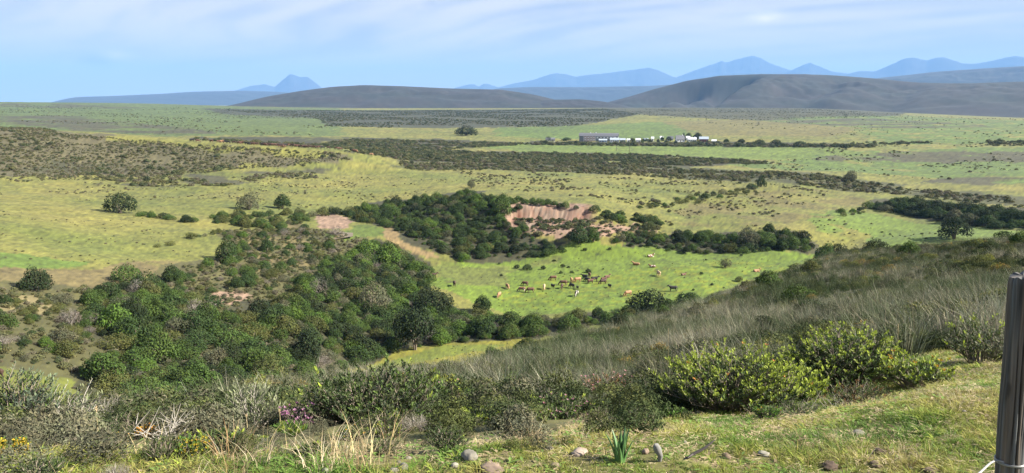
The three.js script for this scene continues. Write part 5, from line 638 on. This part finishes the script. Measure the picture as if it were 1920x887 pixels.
shrub('leafy bush sprinkled with pink flowers in the centre of the verge', 1050, 840, 165, 758, 5.9, { stems: 40, twigs: 7, leaves: 10, len: 0.030, wid: 0.4, tones: [G.mid, G.dark, G.olive, G.mid], young: G.lime, youngFrom: 0.92, flower: { chance: 0.22, n: 9, size: 0.017, colors: [...PINK, ...ROSE], from: 0.62 }, cat: 'flower bush', name: 'flower_bush' });
shrub('bush with pale rose flowers behind the dead twigs', 1135, 775, 90, 702, 8.6, { stems: 28, twigs: 7, leaves: 10, len: 0.034, wid: 0.3, tones: [G.mid, G.olive, G.rust], flower: { chance: 0.3, n: 9, size: 0.022, colors: ROSE, from: 0.7 }, cat: 'flower bush', name: 'flower_bush' });
shrub('bright shoots with a few rose flowers right of the dark shrub', 845, 790, 70, 716, 8.4, { stems: 22, twigs: 6, leaves: 11, len: 0.044, wid: 0.3, tones: [G.bright, G.mid, G.lime], flower: { chance: 0.12, n: 8, size: 0.022, colors: ROSE, from: 0.8 } });
shrub('lime green shrub at the right foot of the dark shrub', 895, 836, 110, 778, 5.9, { stems: 30, twigs: 6, leaves: 11, len: 0.034, wid: 0.4, tones: [G.lime, G.mid, G.olive], young: G.lime });
shrub('dark little bush with orange flowers beside the lime shrub', 945, 848, 60, 795, 5.3, { stems: 24, twigs: 6, leaves: 10, len: 0.02, tones: [G.dark, G.olive, G.rust], flower: { chance: 0.35, n: 7, size: 0.012, colors: ORANGE, from: 0.7 } });
shrub('small leafed bush with orange yellow tips at the left of the stones', 662, 868, 75, 808, 5.0, { stems: 34, twigs: 6, leaves: 13, len: 0.017, wid: 0.3, twig: 0.08, tones: [G.olive, G.mid, G.olive], flower: { chance: 0.35, n: 7, size: 0.011, colors: ORANGE, from: 0.8 } });
shrub('olive small leafed bush just behind the two grey stones', 728, 862, 80, 800, 5.2, { stems: 34, twigs: 6, leaves: 13, len: 0.016, wid: 0.3, twig: 0.08, tones: [G.olive, G.lime, G.olive], flower: { chance: 0.2, n: 6, size: 0.010, colors: YELLOW, from: 0.85 } });
shrub('rounded olive green bush in front of the broad dark shrub', 718, 832, 90, 778, 6.0, { stems: 36, twigs: 6, leaves: 12, len: 0.016, wid: 0.3, twig: 0.08, tones: [G.olive, G.mid, G.lime] });
shrub('dark rounded cushion of fine green leaves right of the dead twigs', 1197, 792, 76, 742, 7.6, { stems: 44, twigs: 6, leaves: 16, len: 0.035, wid: 0.07, open: 0.5, twig: 0.1, tones: [G.dark, G.mid, G.dark] });
shrub('grey heath bush in the centre behind the pink flowers', 1075, 780, 90, 735, 8.4, { stems: 36, twigs: 6, leaves: 13, len: 0.014, wid: 0.4, twig: 0.1, tones: [G.grey, G.olive, G.dark] });
shrub('brown withered bush behind the aloe', 1155, 845, 70, 790, 6.2, { stems: 60, twigs: 7, leaves: 5, len: 0.03, wid: 0.07, tones: [[0.22, 0.15, 0.10], [0.17, 0.12, 0.085]], rad: 0.004, mat: DULLLEAF });
shrub('small green bush left of the yellow green shrub', 1258, 842, 72, 802, 5.7, { stems: 30, twigs: 6, leaves: 12, len: 0.022, wid: 0.35, tones: [G.bright, G.mid, G.dark] });
shrub('bush with orange flower tips left of the yellow green shrub', 1225, 815, 60, 772, 6.4, { stems: 26, twigs: 6, leaves: 10, len: 0.018, tones: [G.olive, G.mid], flower: { chance: 0.3, n: 7, size: 0.013, colors: ORANGE, from: 0.75 } });
shrub('low dark green bush under the yellow green shrub at its right foot', 1490, 828, 120, 782, 5.9, { stems: 34, twigs: 6, leaves: 12, len: 0.03, wid: 0.12, tones: [G.dark, G.mid, G.grey] });
shrub('low green and orange plant at the foot of the right shrub', 1435, 838, 60, 806, 5.5, { stems: 26, twigs: 5, leaves: 11, len: 0.02, wid: 0.3, tones: [G.bright, G.mid], flower: { chance: 0.1, n: 6, size: 0.011, colors: ORANGE, from: 0.7 } });
shrub('grey brush with pale dry twigs at the left bottom corner', 70, 900, 240, 818, 5.2, { stems: 90, twigs: 9, leaves: 7, len: 0.03, wid: 0.08, tones: [[0.26, 0.22, 0.17], [0.20, 0.175, 0.13], G.grey], rad: 0.0035, pale: true, mat: DULLLEAF });
shrub('dark heath bush behind the dry grass at left', 255, 852, 120, 780, 6.6, { stems: 44, twigs: 7, leaves: 14, len: 0.016, wid: 0.34, twig: 0.1, tones: [G.dark, G.mid, G.olive] });
shrub('low orange flowered bush left of the dark heath bush', 158, 868, 56, 828, 5.7, { stems: 26, twigs: 5, leaves: 9, len: 0.016, tones: [G.olive, G.mid], flower: { chance: 0.22, n: 6, size: 0.012, colors: ORANGE, from: 0.55 } });
shrub('orange flowered bush right of the dark heath bush', 232, 866, 66, 812, 5.9, { stems: 30, twigs: 5, leaves: 9, len: 0.016, tones: [G.olive, G.mid, G.rust], flower: { chance: 0.22, n: 6, size: 0.012, colors: ORANGE, from: 0.6 } });
shrub('small orange bush behind the pale dead branches', 285, 872, 40, 832, 5.3, { stems: 22, twigs: 5, leaves: 7, len: 0.016, tones: [G.olive, G.rust], flower: { chance: 0.6, n: 8, size: 0.012, colors: ORANGE, from: 0.55 } });
shrub('blue green heath cushion behind the dry stalks', 430, 850, 110, 800, 6.6, { stems: 44, twigs: 6, leaves: 14, len: 0.018, wid: 0.22, twig: 0.1, tones: [G.blue, G.grey, G.dark] });
shrub('green cushion in shade under the silvery bush', 590, 836, 100, 800, 7.0, { stems: 36, twigs: 6, leaves: 13, len: 0.016, wid: 0.3, tones: [G.dark, G.grey, G.blue] });
shrub('dark olive bush low behind the left bushes', 215, 800, 90, 752, 9.5, { stems: 40, twigs: 7, leaves: 13, len: 0.02, wid: 0.34, twig: 0.12, tones: [G.olive, G.mid, G.dark] });
shrub('grey twiggy bush left of the dark olive bush', 195, 812, 90, 760, 8.8, { stems: 60, twigs: 7, leaves: 7, len: 0.018, wid: 0.25, tones: [G.grey, [0.17, 0.15, 0.12]], pale: true, rad: 0.004, mat: DULLLEAF });
shrub('grey brush between the dark shrub and the stones', 780, 862, 80, 812, 5.6, { stems: 60, twigs: 8, leaves: 6, len: 0.02, wid: 0.1, tones: [[0.2, 0.16, 0.13], G.grey], pale: true, rad: 0.003, mat: DULLLEAF });
for (const [px, w, h, l] of [[8, 26, 50, 'yellow flower spike at the left bottom corner'], [42, 18, 62, 'tall yellow flower spike near the left bottom corner'], [54, 16, 36, 'short yellow flower spike beside the tall one']]) shrub(l, px, 900, w, 887 - h + 14, 4.2, { stems: 7, twigs: 9, leaves: 3, len: 0.02, twig: 0.02, dome: false, tones: [G.bright], rad: 0.003, flower: { chance: 1, n: 8, size: 0.013, colors: YELLOW, from: 0.1 }, cat: 'flower', name: 'flower_spike' });
// the crowd of heath bushes along the brow in front of us: four kinds, cloned
{
  const kinds = [['small leafed dark green heath bush', { stems: 40, twigs: 7, leaves: 15, len: 0.020, wid: 0.34, twig: 0.09, tones: [G.dark, G.mid, G.dark, G.olive] }], ['grey green heath bush', { stems: 44, twigs: 7, leaves: 14, len: 0.016, wid: 0.3, twig: 0.09, tones: [G.grey, G.olive, G.blue], rad: 0.004 }], ['olive heath bush', { stems: 40, twigs: 7, leaves: 14, len: 0.018, wid: 0.32, twig: 0.09, tones: [G.olive, G.mid, G.olive], flower: { chance: 0.012, n: 6, size: 0.010, colors: ORANGE, from: 0.85 } }], ['dry grey brown brush', { stems: 56, twigs: 8, leaves: 6, len: 0.026, wid: 0.1, tones: [[0.22, 0.18, 0.14], [0.17, 0.145, 0.11], G.grey], rad: 0.0035, pale: true, mat: DULLLEAF }], ['broad leafed green bush', { stems: 34, twigs: 7, leaves: 11, len: 0.036, wid: 0.42, tones: [G.mid, G.dark, G.olive], young: G.lime, youngFrom: 0.95 }]];
  const r = rng(808), proto = kinds.map(([n, o], k) => { const s = shrub(n + ' on the brow', 300 + k * 60, 830, 96, 786, 7.0, { ...o, seed: 900 + k }); return [s, n, false]; });
  const sides = [[-1, -0.36, 'at left of the brow'], [-0.36, -0.12, 'left of brow centre'], [-0.12, 0.12, 'at brow centre'], [0.12, 1, 'right of brow centre']];
  const placed = []; NAMED.splice(-5);
  for (let i = 0; i < 2600 && placed.length < 200; i++) { const a = lerp(-0.63, 0.30, r()), d = lerp(3.6, 11.5, r() ** 1.4), x = Math.sin(a) * d, z = -Math.cos(a) * d, rim = 3.75 + 0.25 * n2(x * 1.5, z * 1.5) + (a > -0.1 ? (a + 0.1) * 4.0 : 0); if (d < rim || open_(a, d) || NAMED.some(([na, nr, W]) => Math.abs(a - na) * nr < W * 0.42 && d < nr + 0.15 && d > nr - 1.3) || placed.some((p) => Math.hypot(p[0] - x, p[1] - z) < 0.12 + 0.04 * d)) continue; placed.push([x, z, d, a]); }
  const rows = new Map(); placed.sort((p, q) => p[3] - q[3]);
  placed.forEach(([x, z, d, a]) => { const k = choose(r, [[0, 3], [1, 2.6], [2, 2.6], [3, a < -0.1 ? 2.6 : 1], [4, 1.6]]), P = proto[k], w = sides.find((s) => a >= s[0] && a < s[1])[2], s = P[2] ? copyOf(P[0], 'shrub') : P[0]; P[2] = true; s.position.set(x, groundY(x, z), z); s.rotation.y = r() * 6.283; s.scale.set(1, 1, 1).multiplyScalar((0.7 + 0.6 * r()) * lerp(0.5, 1.1, sst(3.8, 9, d))); s.scale.y *= 0.8 + 0.4 * r(); const key = ['dark heath bush', 'grey heath bush', 'olive heath bush', 'dry brown brush', 'broad leafed bush'][k] + '|' + w + (d < 5.6 ? ', front row' : ', back row'); if (!rows.has(key)) rows.set(key, []); rows.get(key).push(s); });
  for (const [key, l] of rows) { const [n, w] = key.split('|'); l.forEach((s, i) => tag(s, l.length > 12 ? n + ' ' + w : l.length === 1 ? 'only ' + n + ' ' + w : NTH[i] + ' of the ' + n + 'es ' + w, 'shrub', n + 'es ' + w)); }
}
// dead twigs
function deadBranch(label, px, py, wpx, topPy, r, n, seed, m = PALESTEM, arch = 0) { const q = shrubAt(px, py, wpx, 0, r), rr = rng(seed), H = EYE + dirOf(px, topPy).s * r - q.y, g = group('dead_branch', q.x, q.y, q.z), st = new Geo(); for (let i = 0; i < n; i++) { const az = rr() * 6.283, e = q.W / 2 * (0.4 + 0.7 * rr()), c = [0.75 + 0.4 * rr()]; c.push(c[0], c[0]); let p = [0, -0.02, 0]; const pts = [p], s = 5; for (let k = 1; k <= s; k++) { const f = k / s; p = [Math.cos(az) * e * f ** 1.3 + (rr() - 0.5) * 0.05, H * (f - arch * f * f) * (0.75 + 0.3 * rr()), Math.sin(az) * e * f * 0.8 + (rr() - 0.5) * 0.04]; pts.push(p); if (k > 1) for (let t = 0; t < 2; t++) { const ta = rr() * 6.283, tl = 0.08 + 0.1 * rr(); st.tube([p, [p[0] + Math.cos(ta) * tl * 0.7, p[1] + tl * (0.2 + 0.7 * rr()), p[2] + Math.sin(ta) * tl * 0.7]], [0.0028, 0.0008], 4, c); } } st.tube(pts, [0.007, 0.006, 0.005, 0.004, 0.0032, 0.0015], 6, c); } mesh('twigs', st.build(), m, g); tag(g, label, 'dead branch'); }
deadBranch('pale dead branches standing in the dry grass at left', 312, 890, 110, 800, 4.9, 9, 601); deadBranch('white dead twigs lying across the centre behind the aloe', 1090, 800, 110, 772, 7.6, 5, 602); deadBranch('dark arched dead branch rising over the centre bushes', 990, 800, 70, 728, 7.2, 3, 603, std(0.10, 0.085, 0.075), 0.25); deadBranch('pale dead twigs in front of the broad dark shrub', 832, 872, 60, 815, 5.2, 6, 604); deadBranch('dead twigs hanging under the dull olive shrub', 1545, 808, 110, 765, 6.4, 6, 605);
// tall single stalks
for (const [px, py, top, r, l] of [[190, 886, 762, 5.2, 'tall pale stalk rising at left between the bushes'], [142, 862, 795, 6.2, 'thin green stalk left of the tall pale stalk'], [527, 850, 768, 6.0, 'thin brown seed stalk beside the pink flowers'], [1672, 740, 607, 9.0, 'tall dry stalk above the bright leafed shrub'], [1250, 700, 616, 13, 'tall thin stalk among the reeds left of the right shrubs'], [318, 840, 785, 6.6, 'thin stalk behind the pale dead branches'], [465, 850, 778, 6.2, 'thin grey stalk before the silvery bush']]) { const q = shrubAt(px, py, 1, 0, r), H = EYE + dirOf(px, top).s * r - q.y, g = group('stalk', q.x, q.y, q.z), st = new Geo(), hd = new Geo(); st.tube([[0, -0.02, 0], [0.012, H * 0.5, 0.01], [0.004, H, -0.01]], [0.004, 0.003, 0.0015], 5, [1, 1, 1]); for (let k = 0; k < 14; k++) { const a = k * 2.4, y = H * (0.86 + 0.01 * k); hd.leaf(0.004, y, -0.008, [Math.cos(a) * 0.5, 0.8, Math.sin(a) * 0.5], [-Math.sin(a), 0, Math.cos(a)], 0.02, 0.006, [1, 0.9, 0.8]); } mesh('stem', st.build(), HAYMAT[0], g); mesh('seed_head', hd.build(), HAYMAT[1], g); tag(g, l, 'stalk'); }
{ // aloe
  const q = shrubAt(1163, 872, 60, 0, at(1163, 872, 2.2).r), g = group('aloe', q.x, q.y, q.z), rr = rng(44), m = std(0.075, 0.16, 0.045, { roughness: 0.45 });
  for (let i = 0; i < 11; i++) { const az = i * 2.4, e = i < 4 ? 0.08 : 0.22 + 0.28 * rr(), L = 0.14 + 0.045 * rr(), st = new Geo(), ca = Math.cos(az), sa = Math.sin(az), v = 0.8 + 0.4 * rr(), W = [0.012, 0.0125, 0.010, 0.0065, 0.001]; let pv = null; for (let k = 0; k < 5; k++) { const f = k / 4, o = 0.012 + e * L * f * (0.6 + 0.4 * f), y = L * f * (1 - 0.25 * e * f), w = W[k], c = [v, v, v * (1 + 0.2 * f)], a = st.v(ca * o - sa * w, y + w * 0.4, sa * o + ca * w, c), b = st.v(ca * (o + w * 0.7), y - w * 0.3, sa * (o + w * 0.7), c), d = st.v(ca * o + sa * w, y + w * 0.4, sa * o - ca * w, c), n = st.v(ca * (o - w * 0.1), y + w * 0.1, sa * (o - w * 0.1), c), ring = [a, b, d, n]; if (pv) for (let s = 0; s < 4; s++) { const t = (s + 1) % 4; st.i.push(pv[s], ring[t], ring[s], pv[s], pv[t], ring[t]); } pv = ring; } mesh('leaf', st.build(), m, g); }
  tag(g, 'green aloe with upright pointed leaves in the front grass', 'aloe');
}
// stones, dung and clods
function lumpGeo(seed, fx = 1, rough = 0.25, detail = 3) { const g = mergeVertices(new THREE.IcosahedronGeometry(1, detail).deleteAttribute('uv').deleteAttribute('normal')), p = g.attributes.position, c = []; for (let i = 0; i < p.count; i++) { const x = p.getX(i), y = p.getY(i), z = p.getZ(i), q = 1 + rough * fbm(x * fx + seed * 7, y * fx + z * 1.7 * fx + seed, 4) * 1.6; p.setXYZ(i, x * q, y * q, z * q); const v = 0.85 + 0.5 * fbm(x * 3 + seed, z * 3 + y * 2, 4), l = fbm(x * 4 + 9, y * 4 + z * 4 + seed, 3) > 0.18 ? 0.72 : 1; c.push(v * l, v * l, v * l * 0.97); } g.setAttribute('color', new THREE.Float32BufferAttribute(c, 3)); g.computeVertexNormals(); return g; }
const STONE1 = std(0.19, 0.175, 0.145), STONE2 = std(0.22, 0.16, 0.12), PALE = std(0.28, 0.26, 0.22), CLOD = std(0.075, 0.048, 0.032), MUD = std(0.14, 0.10, 0.065);
function lump(name, label, cat, px, py, wpx, hpx, m, seed, grp, o = {}) { const q = at(px, py, 2.2), k = q.r * Math.cos(q.a) / FOCAL, x = mesh(name, lumpGeo(seed, o.fx ?? 1.3, o.rough ?? 0.28), m); x.position.set(q.x, q.y + hpx * k * 0.3, q.z); x.scale.set(wpx * k * 0.44, hpx * k * 0.5, wpx * k * 0.44 * (o.deep ?? 0.75)); x.rotation.y = seed * 1.7; return tag(x, label, cat, grp); }
lump('stone', 'grey rounded stone behind another at the front left of centre', 'stone', 757, 872, 28, 16, STONE1, 1); lump('stone', 'grey rounded stone nearest to us left of centre', 'stone', 738, 880, 24, 14, STONE1, 2); lump('stone', 'largest mossy grey stone in the front grass', 'stone', 881, 866, 46, 20, STONE1, 3); lump('stone', 'small pale stone left of the largest stone', 'stone', 853, 876, 18, 11, PALE, 4); lump('stone', 'flat reddish stone at the bottom edge', 'stone', 922, 886, 62, 14, STONE2, 5, null, { fx: 2, rough: 0.4 }); lump('stone', 'flat brown stone in the grass left of the aloe', 'stone', 1086, 859, 42, 14, std(0.34, 0.27, 0.22), 6); lump('stone', 'small flat stone between the two brown ones', 'stone', 1042, 878, 26, 9, STONE2, 7); lump('stone', 'pale reddish stone right of the aloe', 'stone', 1210, 856, 20, 13, STONE2, 8);
lump('stone', 'white flat stone in the grass under the right shrub', 'stone', 1432, 848, 28, 11, PALE, 9); lump('stone', 'grey flat stone below the dull olive shrub', 'stone', 1612, 806, 34, 11, STONE1, 10); lump('stone', 'small grey stone at the far right of the grass below the spreading shrub', 'stone', 1712, 776, 18, 8, STONE1, 11); lump('stone', 'white stone lying at the bottom edge among dry grass', 'stone', 610, 884, 22, 10, PALE, 12);
lump('dung', 'large dark dung heap in the right front grass', 'dung', 1557, 866, 44, 13, CLOD, 21, null, { fx: 3.4, rough: 0.5 }); lump('dung', 'dark dung clod standing on edge above the others', 'dung', 1652, 838, 27, 13, CLOD, 22, null, { fx: 3, rough: 0.5 }); lump('dung', 'brown dung right of the large heap', 'dung', 1644, 866, 32, 10, MUD, 23, null, { fx: 3, rough: 0.5 }); lump('dung', 'dark dung at the bottom edge right of the large heap', 'dung', 1634, 884, 30, 10, CLOD, 24, null, { fx: 3, rough: 0.5 }); lump('dung', 'brown dung lump left in the right front grass', 'dung', 1363, 852, 24, 11, MUD, 25, null, { fx: 3, rough: 0.45 }); lump('dung', 'flat brown dung near the fence post', 'dung', 1745, 884, 32, 9, MUD, 26, null, { fx: 3, rough: 0.45 }); lump('dung', 'small dung crumb at the bottom edge left of the dark one', 'dung', 1560, 886, 14, 6, CLOD, 27, null, { fx: 3, rough: 0.5 });
{ // weathered stump and charred stick
  const q = at(1236, 872, 2.2), g = group('stump', q.x, q.y, q.z), st = new Geo(); st.tube([[0, -0.02, 0], [0.004, 0.03, 0], [-0.012, 0.065, 0], [-0.022, 0.088, 0.004], [-0.03, 0.094, 0.004]], [0.008, 0.013, 0.021, 0.016, 0.004], 10, [1, 1, 1]); mesh('wood', st.build(), std(0.17, 0.165, 0.155), g); tag(g, 'pale weathered stump standing in the grass right of the aloe', 'stump');
  const s = at(1310, 862, 2.2), h = group('stick', s.x, s.y, s.z), t = new Geo(); t.tube([[-0.09, 0.0, 0.02], [-0.03, 0.03, 0], [0.03, 0.065, 0], [0.085, 0.10, -0.02]], [0.005, 0.008, 0.007, 0.003], 8, [1, 1, 1]); t.tube([[-0.03, 0.03, 0], [-0.07, 0.035, 0.05]], [0.006, 0.002], 6, [1, 1, 1]); mesh('wood', t.build(), std(0.07, 0.06, 0.055), h); tag(h, 'dark charred stick leaning in the grass before the right shrub', 'stick');
}
{ // the fence post with its wire
  const r = 3.45, top = dirOf(1918, 515), x = top.x * r, z = top.z * r, gy = groundY(x, z), H = EYE + top.s * r - gy, lean = 0.055, g = group('fence_post', x + lean * H, gy, z); g.rotation.z = lean;
  const sides = 110, rows = 70, p = [], c = [], uv = [], idx = [], R = 0.047;
  for (let j = 0; j <= rows; j++) { const f = j / rows, y = -0.25 + (H + 0.25) * f; for (let s = 0; s < sides; s++) { const a = s / sides * 6.2832, gr = 0.7 * n2(s * 0.19 + 3 + 1.5 * n2(y * 2, s * 0.1), y * 2.3) + 0.9 * n2(s * 0.46 + n2(y * 5, 3), y * 3.7 + 8), crack = sst(0.42, 0.62, n2(s * 0.38 + 40, y * 0.9)), rr = R * (1 + 0.10 * n2(Math.cos(a) + 5, Math.sin(a) + y * 0.7)) * lerp(1.06, 0.97, f) + 0.0026 * gr - 0.011 * crack + 0.004 * n2(y * 3, 2 + Math.cos(a)) - (j === rows ? 0.004 : 0); p.push(Math.cos(a) * rr, y + (j >= rows - 1 ? 0.012 * n2(s * 0.12, 1) + 0.008 * Math.cos(a) : 0), Math.sin(a) * rr); const v = clamp(0.72 + 0.55 * gr, 0.2, 1.6) * (1 - 0.6 * crack) * (1 - 0.5 * sst(0.5, 0.7, n2(s * 0.09 + 20, y * 6))), rust = 1 + 0.22 * n2(s * 0.15 + 70, y * 1.5); c.push(v * rust, v, v * (1.02 - (rust - 1))); } }
  for (let j = 0; j < rows; j++) for (let s = 0; s < sides; s++) { const a = j * sides + s, b = j * sides + (s + 1) % sides; idx.push(a, a + sides, b + sides, a, b + sides, b); }
  const rim = p.length / 3; for (let s = 0; s < sides; s++) { const o = (rows * sides + s) * 3; p.push(p[o], p[o + 1], p[o + 2]); c.push(c[o] * 1.2, c[o + 1] * 1.2, c[o + 2] * 1.2); } const ct = p.length / 3; p.push(0, H - 0.003, 0); c.push(0.8, 0.8, 0.8); for (let s = 0; s < sides; s++) idx.push(ct, rim + (s + 1) % sides, rim + s);
  const ge = new THREE.BufferGeometry(); ge.setAttribute('position', new THREE.Float32BufferAttribute(p, 3)); ge.setAttribute('color', new THREE.Float32BufferAttribute(c, 3)); ge.setIndex(idx); ge.computeVertexNormals(); mesh('post', ge, std(0.120, 0.108, 0.096, { roughness: 0.9 }), g);
  const wy = EYE + dirOf(1893, 866).s * r - gy, wm = new THREE.MeshStandardMaterial({ color: rgb(0.26, 0.26, 0.255), roughness: 0.45, metalness: 0.6 });
  const lp = mesh('wire_loop', new THREE.TorusGeometry(R + 0.005, 0.0028, 8, 48), wm, g); lp.rotation.x = Math.PI / 2 + 0.06; lp.position.y = wy; const l2 = mesh('wire_loop', new THREE.TorusGeometry(R + 0.005, 0.0028, 8, 48), wm, g); l2.rotation.x = Math.PI / 2 - 0.03; l2.position.y = wy - 0.008;
  tag(g, 'weathered wooden fence post at the right edge with wire tied round it', 'fence post');
  const a0 = new THREE.Vector3(x + lean * (H - wy) - R - 0.002, gy + wy, z + 0.01), e = dirOf(1830, 892), b0 = new THREE.Vector3(e.x * 3.05, EYE + e.s * 3.05, e.z * 3.05), d0 = b0.clone().sub(a0), c1 = a0.clone().addScaledVector(d0, 6); c1.y = Math.max(c1.y, groundY(c1.x, c1.z) + 0.05);
  const wg = new THREE.TubeGeometry(new THREE.CatmullRomCurve3([a0.clone().add(new THREE.Vector3(0.02, 0, 0.02)), a0, b0, b0.clone().addScaledVector(d0, 1.2)]), 24, 0.0042, 8); tag(mesh('fence_wire', wg, new THREE.MeshStandardMaterial({ color: rgb(0.32, 0.32, 0.31), roughness: 0.55, metalness: 0.3 })), 'pale stay wire running down to the left from the fence post', 'wire');
}

renderer.render(scene, camera);
